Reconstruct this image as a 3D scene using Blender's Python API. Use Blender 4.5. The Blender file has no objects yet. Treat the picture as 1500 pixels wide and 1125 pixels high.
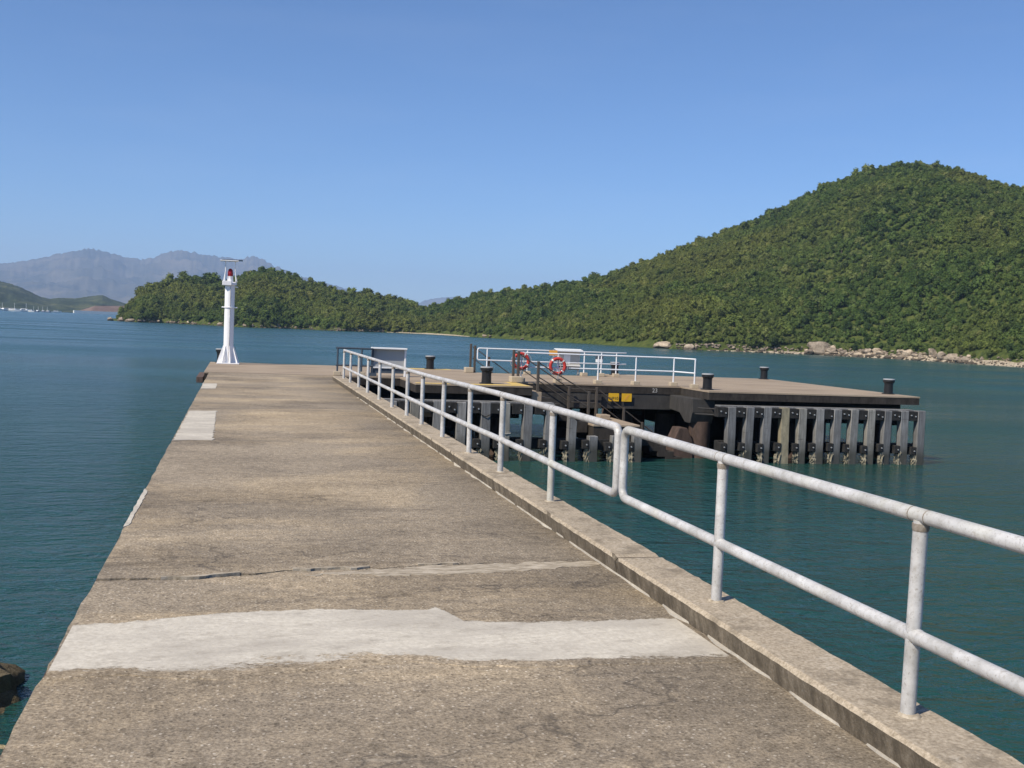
import bpy, bmesh, math, random
import numpy as np
from mathutils import Vector, Matrix, noise

R = math.radians
random.seed(7)
rng = np.random.default_rng(11)
scn = bpy.context.scene
COL = scn.collection

# ------------------------------------------------------------------ camera, sky, sun, exposure
cam_d = bpy.data.cameras.new('camera')
cam = bpy.data.objects.new('camera', cam_d)
COL.objects.link(cam)
cam.location = (0, 0, 1.7)
cam.rotation_euler = (1.5185249, -0.0409211, -0.2486155)
cam_d.sensor_width = 36.0
cam_d.lens = 37.68
cam_d.clip_end = 30000
scn.camera = cam

SUN_EL = R(46)
SUN_DIR = Vector((-0.88, -0.475, 0)).normalized() * math.cos(SUN_EL) + Vector((0, 0, math.sin(SUN_EL)))
world = bpy.data.worlds.new('World')
scn.world = world
world.use_nodes = True
wn = world.node_tree
wn.nodes.clear()
wo = wn.nodes.new('ShaderNodeOutputWorld')
wb = wn.nodes.new('ShaderNodeBackground')
ws = wn.nodes.new('ShaderNodeTexSky')
ws.sky_type = 'NISHITA'
ws.sun_disc = False
ws.sun_elevation = SUN_EL
ws.sun_rotation = math.atan2(SUN_DIR.x, SUN_DIR.y)
ws.air_density = 0.8
ws.dust_density = 0.25
ws.ozone_density = 10.0
wb.inputs['Strength'].default_value = 0.122
wt = wn.nodes.new('ShaderNodeTexCoord')
wm_ = wn.nodes.new('ShaderNodeMapping')
wm_.inputs['Scale'].default_value = (3.0, 3.0, 16.0)
wz = wn.nodes.new('ShaderNodeTexNoise')
wz.inputs['Scale'].default_value = 1.6
wz.inputs['Detail'].default_value = 5
wr = wn.nodes.new('ShaderNodeValToRGB')
wr.color_ramp.elements[0].position, wr.color_ramp.elements[1].position = 0.52, 0.80
wr.color_ramp.elements[1].color = (0.035, 0.035, 0.035, 1)
wx = wn.nodes.new('ShaderNodeMix')
wx.data_type = 'RGBA'
wx.inputs[7].default_value = (6.0, 6.3, 6.8, 1)
wn.links.new(wt.outputs['Generated'], wm_.inputs['Vector'])
wn.links.new(wm_.outputs[0], wz.inputs['Vector'])
wn.links.new(wz.outputs['Fac'], wr.inputs[0])
wn.links.new(wr.outputs[0], wx.inputs[0])
wn.links.new(ws.outputs['Color'], wx.inputs[6])
wn.links.new(wx.outputs[2], wb.inputs['Color'])
wn.links.new(wb.outputs['Background'], wo.inputs['Surface'])

sd = bpy.data.lights.new('sun', 'SUN')
sd.energy = 5.0
sd.angle = R(0.53)
sd.color = (1.0, 0.90, 0.745)
sun = bpy.data.objects.new('sun', sd)
COL.objects.link(sun)
sun.rotation_euler = SUN_DIR.to_track_quat('Z', 'Y').to_euler()
sun.location = (-30, -20, 60)

vs = scn.view_settings
vs.view_transform = 'Standard'
vs.look = 'None'
vs.exposure = 0.18
vs.gamma = 1.0
vs.use_curve_mapping = False
scn.cycles.use_denoising = True
scn.cycles.max_bounces = 6
scn.cycles.diffuse_bounces = 3
scn.cycles.glossy_bounces = 3
scn.cycles.volume_bounces = 1
scn.cycles.transparent_max_bounces = 4

WATER = -2.15


# ------------------------------------------------------------------ materials
class NT:
    def __init__(self, name):
        self.m = bpy.data.materials.new(name)
        self.m.use_nodes = True
        self.t = self.m.node_tree
        self.t.nodes.clear()
        self.out = self.n('ShaderNodeOutputMaterial')
        self.p = self.n('ShaderNodeBsdfPrincipled')
        self.l(self.p.outputs[0], self.out.inputs['Surface'])
        self._pos = None

    def n(self, typ, **kw):
        nd = self.t.nodes.new(typ)
        for k, v in kw.items():
            setattr(nd, k, v)
        return nd

    def l(self, a, b):
        self.t.links.new(a, b)

    def put(self, sock, v):
        if hasattr(v, 'default_value') or hasattr(v, 'is_linked'):
            self.l(v, sock)
        elif isinstance(v, (tuple, list)):
            sock.default_value = tuple(v) + ((1,) if len(v) == 3 and sock.type == 'RGBA' else ())
        else:
            sock.default_value = v

    def pos(self, scale=(1, 1, 1), kind='world'):
        if kind == 'world':
            src = self.n('ShaderNodeNewGeometry').outputs['Position']
        else:
            src = self.n('ShaderNodeTexCoord').outputs['Object']
        mp = self.n('ShaderNodeMapping')
        mp.inputs['Scale'].default_value = scale
        self.l(src, mp.inputs['Vector'])
        return mp.outputs[0]

    def noise(self, scale, detail=3, rough=0.55, stretch=(1, 1, 1), kind='world', distort=0.0):
        nd = self.n('ShaderNodeTexNoise')
        nd.inputs['Scale'].default_value = scale
        nd.inputs['Detail'].default_value = detail
        nd.inputs['Roughness'].default_value = rough
        nd.inputs['Distortion'].default_value = distort
        self.l(self.pos(stretch, kind), nd.inputs['Vector'])
        return nd.outputs['Fac']

    def voro(self, scale, feature='F1', out='Distance', stretch=(1, 1, 1), kind='world'):
        nd = self.n('ShaderNodeTexVoronoi', feature=feature)
        nd.inputs['Scale'].default_value = scale
        self.l(self.pos(stretch, kind), nd.inputs['Vector'])
        return nd.outputs[out]

    def ramp(self, fac, stops):
        nd = self.n('ShaderNodeValToRGB')
        cr = nd.color_ramp
        while len(cr.elements) < len(stops):
            cr.elements.new(0.5)
        for e, (p, c) in zip(cr.elements, stops):
            e.position = p
            if not isinstance(c, (tuple, list)):
                c = (c, c, c)
            e.color = tuple(c) + (1,) if len(c) == 3 else c
        self.l(fac, nd.inputs[0])
        return nd.outputs[0]

    def mix(self, fac, a, b, mode='MIX'):
        nd = self.n('ShaderNodeMix', data_type='RGBA', blend_type=mode)
        self.put(nd.inputs[0], fac)
        self.put(nd.inputs[6], a)
        self.put(nd.inputs[7], b)
        return nd.outputs[2]

    def math(self, op, a, b=0.0, c=None, clamp=False):
        nd = self.n('ShaderNodeMath', operation=op, use_clamp=clamp)
        self.put(nd.inputs[0], a)
        self.put(nd.inputs[1], b)
        if c is not None:
            self.put(nd.inputs[2], c)
        return nd.outputs[0]

    def bump(self, h, strength=0.5, dist=0.01, normal=None):
        nd = self.n('ShaderNodeBump')
        nd.inputs['Strength'].default_value = strength
        nd.inputs['Distance'].default_value = dist
        self.l(h, nd.inputs['Height'])
        if normal is not None:
            self.l(normal, nd.inputs['Normal'])
        return nd.outputs[0]

    def base(self, col=None, rough=None, metal=None, normal=None, spec=None):
        for k, v in (('Base Color', col), ('Roughness', rough), ('Metallic', metal), ('Normal', normal), ('Specular IOR Level', spec)):
            if v is not None:
                self.put(self.p.inputs[k], v)
        return self.m


def deck_colour(t):
    fine = t.noise(62, 5, 0.78)
    c = t.ramp(fine, [(0.30, (0.135, 0.106, 0.074)), (0.5, (0.315, 0.260, 0.190)), (0.70, (0.52, 0.445, 0.345))])
    mid = t.noise(13, 7, 0.8)
    c = t.mix(1.0, c, t.ramp(mid, [(0.32, (0.60, 0.59, 0.575)), (0.5, (1.0, 1.0, 1.0)), (0.68, (1.42, 1.40, 1.36))]), 'MULTIPLY')
    peb = t.voro(42)
    pebr = t.voro(42, out='Color')
    sep = t.n('ShaderNodeSeparateColor')
    t.l(pebr, sep.inputs[0])
    fleck = t.math('MULTIPLY', t.math('LESS_THAN', peb, 0.27), t.math('GREATER_THAN', sep.outputs[0], 0.80))
    c = t.mix(t.math('MULTIPLY', fleck, 0.8), c, (0.64, 0.57, 0.465))
    dark = t.math('MULTIPLY', t.math('LESS_THAN', peb, 0.3), t.math('LESS_THAN', sep.outputs[0], 0.22))
    c = t.mix(t.math('MULTIPLY', dark, 0.6), c, (0.09, 0.074, 0.054))
    big = t.noise(0.55, 6, 0.65, (0.7, 1.0, 1.0))
    c = t.mix(t.ramp(big, [(0.36, 0.85), (0.58, 0.0)]), c, t.mix(1.0, c, (0.52, 0.52, 0.53), 'MULTIPLY'))
    warm = t.noise(0.42, 5, 0.62, (0.6, 1.0, 1.0), distort=0.8)
    c = t.mix(t.ramp(warm, [(0.47, 0.0), (0.66, 0.8)]), c, t.mix(1.0, c, (1.52, 1.44, 1.26), 'MULTIPLY'))
    streak = t.noise(1.3, 7, 0.72, (0.35, 1.6, 1.0))
    c = t.mix(t.ramp(streak, [(0.57, 0.0), (0.66, 0.6)]), c, t.mix(1.0, c, (0.52, 0.51, 0.50), 'MULTIPLY'))
    blot = t.noise(3.1, 6, 0.75)
    c = t.mix(t.ramp(blot, [(0.60, 0.0), (0.67, 0.5)]), c, t.mix(1.0, c, (0.45, 0.44, 0.43), 'MULTIPLY'))
    pale = t.noise(2.4, 7, 0.75, (0.30, 1.6, 1.0))
    c = t.mix(t.ramp(pale, [(0.63, 0.0), (0.70, 0.6)]), c, (0.50, 0.44, 0.35))
    # greyer and darker towards the kerb
    sx = t.n('ShaderNodeSeparateXYZ')
    t.l(t.pos(), sx.inputs[0])
    edge = t.ramp(t.math('ADD', t.math('MULTIPLY', sx.outputs[0], 0.4), t.math('MULTIPLY', t.math('SUBTRACT', big, 0.5), 0.7)), [(0.66, 0.0), (1.0, 0.6)])
    c = t.mix(edge, c, t.mix(1.0, c, (0.58, 0.59, 0.60), 'MULTIPLY'))
    # hair cracks
    ck = t.n('ShaderNodeTexVoronoi', feature='DISTANCE_TO_EDGE')
    ck.inputs['Scale'].default_value = 0.75
    wob = t.n('ShaderNodeVectorMath', operation='ADD')
    nz3 = t.n('ShaderNodeTexNoise')
    nz3.inputs['Scale'].default_value = 2.5
    nz3.inputs['Detail'].default_value = 5
    t.l(t.pos(), nz3.inputs['Vector'])
    sc3 = t.n('ShaderNodeVectorMath', operation='SCALE')
    t.l(nz3.outputs['Color'], sc3.inputs[0])
    sc3.inputs['Scale'].default_value = 0.7
    t.l(t.pos((0.45, 1.0, 1.0)), wob.inputs[0])
    t.l(sc3.outputs[0], wob.inputs[1])
    t.l(wob.outputs[0], ck.inputs['Vector'])
    line = t.math('MULTIPLY', t.ramp(ck.outputs['Distance'], [(0.0, 0.7), (0.011, 0.0)]), t.ramp(big, [(0.44, 1.0), (0.56, 0.0)]))
    c = t.mix(line, c, (0.07, 0.06, 0.05))
    h = t.math('ADD', t.math('MULTIPLY', fine, 0.6), t.math('MULTIPLY', peb, -0.5))
    return c, h


def mortar_colour(t):
    f = t.noise(28, 6, 0.72)
    c = t.ramp(f, [(0.3, (0.46, 0.42, 0.35)), (0.7, (0.67, 0.625, 0.535))])
    big = t.noise(1.6, 5, 0.65, (0.6, 1.2, 1))
    c = t.mix(t.ramp(big, [(0.42, 0.0), (0.60, 0.75)]), c, (0.42, 0.385, 0.33))
    tr = t.noise(5, 7, 0.78, (0.6, 1.2, 1))
    c = t.mix(t.ramp(tr, [(0.52, 0.0), (0.66, 0.7)]), c, (0.33, 0.295, 0.245))
    sp = t.noise(60, 4, 0.75, (0.4, 1, 1))
    c = t.mix(t.ramp(sp, [(0.60, 0.0), (0.68, 0.6)]), c, (0.26, 0.23, 0.19))
    return c, f


def mat_deck():
    t = NT('weathered_deck_concrete')
    c, h = deck_colour(t)
    return t.base(c, 0.92, normal=t.bump(h, 0.75, 0.008), spec=0.25)


def mat_mortar():
    t = NT('pale_mortar')
    c, f = mortar_colour(t)
    return t.base(c, 0.9, normal=t.bump(f, 0.35, 0.004), spec=0.2)


def mat_band():
    """mortar that thins out: where its coverage falls the old deck shows through in grains"""
    t = NT('worn_mortar_band')
    a = t.n('ShaderNodeAttribute', attribute_name='cov')
    c1, h1 = deck_colour(t)
    c2, h2 = mortar_colour(t)
    n1 = t.noise(34, 6, 0.8, (0.7, 1.2, 1))
    n2 = t.noise(4.5, 6, 0.7, (0.45, 1.3, 1))
    k = t.math('ADD', a.outputs['Fac'], t.math('ADD', t.math('MULTIPLY', t.math('SUBTRACT', n1, 0.5), 0.95), t.math('MULTIPLY', t.math('SUBTRACT', n2, 0.5), 0.9)))
    k = t.ramp(k, [(0.42, 0.0), (0.56, 1.0)])
    c = t.mix(k, c1, c2)
    return t.base(c, 0.92, normal=t.bump(t.math('ADD', t.math('MULTIPLY', h1, 0.6), t.math('MULTIPLY', k, 0.5)), 0.5, 0.006), spec=0.2)


def mat_kerb():
    t = NT('kerb_concrete')
    f = t.noise(55, 5, 0.7)
    c = t.ramp(f, [(0.3, (0.22, 0.178, 0.125)), (0.52, (0.41, 0.345, 0.26)), (0.72, (0.55, 0.475, 0.37))])
    b = t.noise(4.0, 7, 0.75)
    c = t.mix(t.ramp(b, [(0.48, 0.0), (0.62, 0.7)]), c, (0.17, 0.142, 0.105))
    pl = t.noise(6.5, 6, 0.75)
    c = t.mix(t.ramp(pl, [(0.58, 0.0), (0.66, 0.6)]), c, (0.56, 0.50, 0.41))
    # black algae grows on the upright faces
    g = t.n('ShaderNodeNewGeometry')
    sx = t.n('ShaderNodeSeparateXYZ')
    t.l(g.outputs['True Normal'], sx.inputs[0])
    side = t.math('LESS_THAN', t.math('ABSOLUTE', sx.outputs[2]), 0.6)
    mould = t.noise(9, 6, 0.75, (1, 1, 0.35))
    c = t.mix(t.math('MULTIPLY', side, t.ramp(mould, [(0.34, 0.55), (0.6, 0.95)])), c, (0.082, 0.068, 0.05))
    return t.base(c, 0.93, normal=t.bump(f, 0.6, 0.008), spec=0.2)


def mat_headdeck():
    t = NT('landing_deck_concrete')
    f = t.noise(30, 5, 0.7)
    c = t.ramp(f, [(0.3, (0.27, 0.21, 0.15)), (0.7, (0.43, 0.35, 0.26))])
    b = t.noise(0.7, 4, 0.6, (0.6, 1.2, 1))
    c = t.mix(t.ramp(b, [(0.45, 0.0), (0.7, 0.6)]), c, (0.19, 0.15, 0.115))
    p = t.noise(1.1, 5, 0.6, (0.4, 1.6, 1))
    c = t.mix(t.ramp(p, [(0.58, 0.0), (0.70, 0.5)]), c, (0.46, 0.39, 0.30))
    return t.base(c, 0.92, normal=t.bump(f, 0.4, 0.006), spec=0.2)


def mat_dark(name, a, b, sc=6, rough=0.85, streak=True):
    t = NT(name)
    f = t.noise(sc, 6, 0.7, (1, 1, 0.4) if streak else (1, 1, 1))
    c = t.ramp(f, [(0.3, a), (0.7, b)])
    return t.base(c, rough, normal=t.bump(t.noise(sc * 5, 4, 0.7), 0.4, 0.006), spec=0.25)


def mat_timber():
    t = NT('weathered_grey_timber')
    f = t.noise(22, 5, 0.7, (1, 1, 0.06), kind='object')
    c = t.ramp(f, [(0.3, (0.125, 0.127, 0.13)), (0.52, (0.23, 0.232, 0.234)), (0.75, (0.34, 0.34, 0.34))])
    b = t.noise(3.5, 4, 0.6, (1, 1, 0.5), kind='world')
    c = t.mix(t.ramp(b, [(0.45, 0.0), (0.7, 0.55)]), c, (0.10, 0.094, 0.088))
    oi = t.n('ShaderNodeObjectInfo')
    c = t.mix(1.0, c, t.ramp(oi.outputs['Random'], [(0.0, (0.78, 0.78, 0.78)), (0.6, (1.0, 1.0, 1.0)), (1.0, (1.2, 1.15, 1.02))]), 'MULTIPLY')
    ck = t.noise(2.2, 6, 0.75, (0.8, 0.8, 6.0))
    c = t.mix(t.ramp(ck, [(0.60, 0.0), (0.66, 0.7)]), c, (0.06, 0.055, 0.05))
    # tide stain: wet black-green foot
    sx = t.n('ShaderNodeSeparateXYZ')
    t.l(t.pos(), sx.inputs[0])
    wet = t.ramp(t.math('ADD', t.math('MULTIPLY', sx.outputs[2], -1.0), t.math('MULTIPLY', b, 0.35)), [(0.0, 0.0), (1.0, 1.0)])
    w2 = t.math('MULTIPLY', t.math('SUBTRACT', t.math('ADD', t.math('MULTIPLY', sx.outputs[2], -1.0), t.math('MULTIPLY', b, 0.3)), 1.55), 2.2, clamp=True)
    c = t.mix(t.math('MULTIPLY', w2, 0.8), c, (0.045, 0.046, 0.036))
    return t.base(c, 0.85, normal=t.bump(f, 0.6, 0.012), spec=0.25)


def mat_galv():
    t = NT('galvanised_pipe')
    f = t.noise(4.5, 7, 0.72)
    c = t.ramp(f, [(0.34, (0.38, 0.375, 0.36)), (0.5, (0.53, 0.525, 0.515)), (0.66, (0.67, 0.665, 0.655))])
    d = t.noise(26, 6, 0.78)
    c = t.mix(t.ramp(d, [(0.54, 0.0), (0.66, 0.7)]), c, (0.33, 0.305, 0.27))
    sp = t.noise(70, 4, 0.7)
    c = t.mix(t.ramp(sp, [(0.58, 0.0), (0.66, 0.6)]), c, (0.24, 0.21, 0.18))
    g = t.noise(1.7, 4, 0.6)
    c = t.mix(t.ramp(g, [(0.56, 0.0), (0.68, 0.4)]), c, (0.47, 0.455, 0.33))
    return t.base(c, t.ramp(f, [(0.3, 0.6), (0.7, 0.42)]), 0.1, normal=t.bump(d, 0.1, 0.002), spec=0.45)


def mat_white(name='white_paint', col=(0.80, 0.80, 0.80), rust=0.25):
    t = NT(name)
    f = t.noise(7, 5, 0.65)
    c = t.mix(t.ramp(f, [(0.56, 0.0), (0.74, rust)]), col, (0.45, 0.38, 0.30))
    return t.base(c, 0.42, normal=t.bump(f, 0.05, 0.003), spec=0.4)


def mat_paint(name, col, rough=0.45, wear=0.3, wc=(0.2, 0.16, 0.12), sc=14, metal=0.0):
    t = NT(name)
    f = t.noise(sc, 5, 0.7)
    c = t.mix(t.ramp(f, [(0.55, 0.0), (0.72, wear)]), col, wc)
    return t.base(c, rough, metal, normal=t.bump(f, 0.12, 0.003), spec=0.4)


def mat_rock(name, a, b, d, sc=1.2, wet=True):
    t = NT(name)
    f = t.noise(sc, 6, 0.7)
    c = t.ramp(f, [(0.3, a), (0.6, b)])
    oi = t.n('ShaderNodeObjectInfo')
    c = t.mix(1.0, c, t.ramp(oi.outputs['Random'], [(0, (0.42, 0.40, 0.39)), (0.6, (0.8, 0.77, 0.75)), (1, (1.15, 1.10, 1.02))]), 'MULTIPLY')
    k = t.noise(sc * 3, 5, 0.7)
    c = t.mix(t.ramp(k, [(0.52, 0.0), (0.66, 0.6)]), c, d)
    if wet:
        sx = t.n('ShaderNodeSeparateXYZ')
        t.l(t.pos(), sx.inputs[0])
        w = t.math('MULTIPLY', t.math('SUBTRACT', t.math('ADD', WATER + 0.55, t.math('MULTIPLY', f, 0.5)), sx.outputs[2]), 3.0, clamp=True)
        c = t.mix(t.math('MULTIPLY', w, 0.8), c, (0.055, 0.045, 0.033))
    return t.base(c, 0.9, normal=t.bump(k, 0.7, 0.08), spec=0.2)


def mat_leaf():
    t = NT('forest_foliage')
    oi = t.n('ShaderNodeObjectInfo')
    r = oi.outputs['Random']
    c = t.ramp(r, [(0.0, (0.030, 0.054, 0.018)), (0.15, (0.062, 0.098, 0.024)), (0.55, (0.092, 0.138, 0.032)), (0.85, (0.118, 0.162, 0.040)), (1.0, (0.165, 0.185, 0.064))])
    # stands of yellow-green scrub and of dark broadleaf wood on the slopes
    big = t.noise(0.013, 4, 0.6)
    c = t.mix(t.ramp(big, [(0.46, 0.0), (0.60, 0.85)]), c, t.mix(0.6, c, (0.175, 0.178, 0.044)))
    c = t.mix(t.ramp(big, [(0.32, 0.8), (0.46, 0.0)]), c, t.mix(1.0, c, (0.58, 0.74, 0.66), 'MULTIPLY'))
    cl = t.noise(0.09, 4, 0.65)
    c = t.mix(t.ramp(cl, [(0.36, 0.75), (0.44, 0.0)]), c, t.mix(1.0, c, (0.42, 0.52, 0.55), 'MULTIPLY'))
    c = t.mix(t.ramp(cl, [(0.56, 0.0), (0.68, 0.6)]), c, t.mix(1.0, c, (1.45, 1.35, 1.2), 'MULTIPLY'))
    sm = t.noise(0.55, 3, 0.6)
    c = t.mix(1.0, c, t.ramp(sm, [(0.3, (0.72, 0.76, 0.72)), (0.7, (1.25, 1.2, 1.15))]), 'MULTIPLY')
    t.base(c, 0.75, spec=0.18)
    tr = t.n('ShaderNodeBsdfTranslucent')
    t.l(t.mix(1.0, c, (1.1, 1.15, 0.6), 'MULTIPLY'), tr.inputs[0])
    ms = t.n('ShaderNodeMixShader')
    ms.inputs[0].default_value = 0.12
    t.l(t.p.outputs[0], ms.inputs[1])
    t.l(tr.outputs[0], ms.inputs[2])
    t.l(ms.outputs[0], t.out.inputs['Surface'])
    return t.m


def mat_terrain(name, a, b, c2, sc):
    t = NT(name)
    f = t.noise(sc, 6, 0.65)
    c = t.ramp(f, [(0.35, a), (0.5, b), (0.66, c2)])
    return t.base(c, 0.95, normal=t.bump(t.noise(sc * 4, 5, 0.7), 0.6, 0.4 / sc * 0.05), spec=0.1)


def mat_water():
    t = NT('sea_water')
    geo = t.n('ShaderNodeNewGeometry')
    n1 = t.noise(0.85, 3, 0.55, (0.7, 1.3, 1), distort=0.5)
    n2 = t.noise(3.0, 4, 0.62, (0.8, 1.3, 1), distort=0.4)
    n3 = t.noise(7.5, 3, 0.55, (0.9, 1.2, 1))
    gust = t.ramp(t.noise(0.035, 4, 0.6, (0.4, 1.8, 1), distort=0.4), [(0.36, 0.5), (0.64, 1.15)])
    h = t.math('ADD', t.math('MULTIPLY', n1, 0.15), t.math('ADD', t.math('MULTIPLY', n2, 0.085), t.math('MULTIPLY', n3, 0.022)))
    h = t.math('MULTIPLY', t.math('MULTIPLY', h, gust), 1.9)
    nb = t.bump(h, 1.0, 1.0)
    c = t.ramp(t.noise(0.05, 3, 0.5), [(0.3, (0.012, 0.054, 0.049)), (0.7, (0.018, 0.074, 0.064))])
    # open water is more ruffled than the lee of the pier
    ln = t.n('ShaderNodeVectorMath', operation='LENGTH')
    t.l(t.pos(), ln.inputs[0])
    mr = t.n('ShaderNodeMapRange')
    mr.inputs['From Min'].default_value = 14
    mr.inputs['From Max'].default_value = 130
    mr.inputs['To Min'].default_value = 0.09
    mr.inputs['To Max'].default_value = 0.25
    t.l(ln.outputs['Value'], mr.inputs['Value'])
    rg = t.math('MULTIPLY', mr.outputs[0], gust)
    t.base(c, rg, normal=nb, spec=0.5)
    t.p.inputs['IOR'].default_value = 1.333
    return t.m


M = {}
M['deck'] = mat_deck()
M['mortar'] = mat_mortar()
M['band_mortar'] = mat_band()
M['kerb'] = mat_kerb()
M['head'] = mat_headdeck()
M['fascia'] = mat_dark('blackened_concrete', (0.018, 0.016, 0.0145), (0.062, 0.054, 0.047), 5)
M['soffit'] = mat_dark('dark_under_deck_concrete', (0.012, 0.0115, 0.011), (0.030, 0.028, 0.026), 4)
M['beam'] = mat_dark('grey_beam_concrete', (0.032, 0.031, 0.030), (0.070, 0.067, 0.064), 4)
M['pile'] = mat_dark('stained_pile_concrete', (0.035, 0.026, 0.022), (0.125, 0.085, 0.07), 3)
M['crack_shade'] = mat_dark('painted_crack_shade', (0.008, 0.007, 0.006), (0.022, 0.019, 0.016), 12)  # near-black colour painted in as the shade inside the deck crack
M['edge'] = mat_dark('rusty_edge', (0.07, 0.048, 0.042), (0.17, 0.125, 0.105), 9)
M['timber'] = mat_timber()
M['block'] = mat_dark('black_fender_block', (0.012, 0.012, 0.012), (0.042, 0.041, 0.040), 9)
M['barnacle'] = mat_dark('barnacle_crust', (0.10, 0.095, 0.075), (0.36, 0.33, 0.25), 26, 0.95, False)
M['galv'] = mat_galv()
M['weld'] = mat_dark('rusty_weld', (0.16, 0.125, 0.09), (0.36, 0.33, 0.29), 30, 0.8, False)
M['yellowpost'] = mat_dark('yellowed_timber', (0.16, 0.145, 0.105), (0.36, 0.32, 0.22), 7)
M['white'] = mat_white()
M['whiterail'] = mat_white('white_rail_paint', (0.74, 0.76, 0.79), 0.45)
M['beacon'] = mat_white('beacon_white_paint', (0.84, 0.84, 0.85), 0.12)
M['rustrail'] = mat_paint('brown_weathered_rail', (0.075, 0.064, 0.054), 0.75, 0.6, (0.12, 0.08, 0.06))
M['slate'] = mat_paint('dark_blue_grey_rail', (0.055, 0.075, 0.10), 0.5, 0.4, (0.11, 0.11, 0.11))
M['bollard'] = mat_paint('black_bollard_paint', (0.012, 0.0125, 0.014), 0.45, 0.3, (0.04, 0.037, 0.034), 9)
M['boltop'] = mat_paint('worn_bollard_top', (0.36, 0.37, 0.38), 0.6, 0.4, (0.16, 0.15, 0.14), 8)
M['red'] = mat_paint('red_lantern', (0.30, 0.016, 0.022), 0.25, 0.2, (0.1, 0.01, 0.01))
M['buoy'] = mat_paint('orange_red_lifebuoy', (0.50, 0.045, 0.035), 0.5, 0.35, (0.36, 0.07, 0.055), 9)
M['band'] = mat_paint('white_band', (0.72, 0.70, 0.66), 0.5, 0.3)
M['rope'] = mat_paint('grey_rope', (0.42, 0.40, 0.36), 0.9, 0.3)
M['yellow'] = mat_paint('yellow_sign', (0.72, 0.42, 0.02), 0.45, 0.35, (0.55, 0.30, 0.05))
M['orange'] = mat_paint('orange_sign', (0.72, 0.36, 0.06), 0.5, 0.3, (0.6, 0.3, 0.1))
M['letter'] = mat_paint('dark_lettering', (0.03, 0.028, 0.025), 0.6, 0.0)
M['chalk'] = mat_paint('white_painted_number', (0.5, 0.48, 0.45), 0.8, 0.5)
M['ypaint'] = mat_paint('worn_yellow_deck_paint', (0.60, 0.43, 0.13), 0.85, 0.7, (0.34, 0.27, 0.18), 4)
M['greypanel'] = mat_paint('grey_panel', (0.36, 0.375, 0.38), 0.55, 0.2, (0.17, 0.17, 0.17), 3)
M['panelpale'] = mat_paint('pale_grey_panel', (0.42, 0.42, 0.39), 0.5, 0.3, (0.34, 0.33, 0.30), 3)
M['sheet'] = mat_paint('white_notice', (0.78, 0.78, 0.76), 0.5, 0.1)
M['plinth'] = mat_paint('cream_plinth', (0.44, 0.37, 0.27), 0.9, 0.5, (0.25, 0.2, 0.15), 6)
M['solar'] = mat_paint('solar_cells', (0.02, 0.03, 0.06), 0.2, 0.0)
M['bolt'] = mat_paint('galvanised_bolt', (0.5, 0.5, 0.5), 0.4, 0.2, metal=0.5)
M['rock'] = mat_rock('tan_granite', (0.20, 0.165, 0.125), (0.50, 0.43, 0.34), (0.13, 0.105, 0.08), 0.9)
M['wetrock'] = mat_rock('algae_rock', (0.20, 0.165, 0.095), (0.42, 0.36, 0.23), (0.11, 0.09, 0.055), 5, False)
M['leaf'] = mat_leaf()
M['bark'] = mat_dark('bark', (0.06, 0.045, 0.03), (0.15, 0.12, 0.09), 6)
M['hill'] = mat_terrain('hill_soil', (0.03, 0.043, 0.012), (0.06, 0.08, 0.02), (0.10, 0.112, 0.03), 0.6)
M['sand'] = mat_terrain('shingle_beach', (0.26, 0.215, 0.155), (0.36, 0.305, 0.225), (0.45, 0.39, 0.30), 1.5)
M['lowhill'] = mat_terrain('scrub_hillside', (0.016, 0.027, 0.014), (0.04, 0.055, 0.024), (0.105, 0.11, 0.05), 0.03)
M['mountain'] = mat_terrain('bare_mountain', (0.03, 0.036, 0.028), (0.085, 0.078, 0.058), (0.16, 0.135, 0.10), 0.0035)
M['redearth'] = mat_terrain('red_earth', (0.13, 0.085, 0.065), (0.17, 0.115, 0.09), (0.2, 0.145, 0.115), 0.05)
M['water'] = mat_water()
M['hull'] = mat_white('boat_white', (0.82, 0.82, 0.82), 0.05)
M['boatglass'] = mat_paint('boat_window', (0.03, 0.04, 0.05), 0.2, 0.0)
M['boatblue'] = mat_paint('boat_blue', (0.05, 0.09, 0.17), 0.4, 0.1)


# ------------------------------------------------------------------ mesh helpers
OFF = {}


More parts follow.
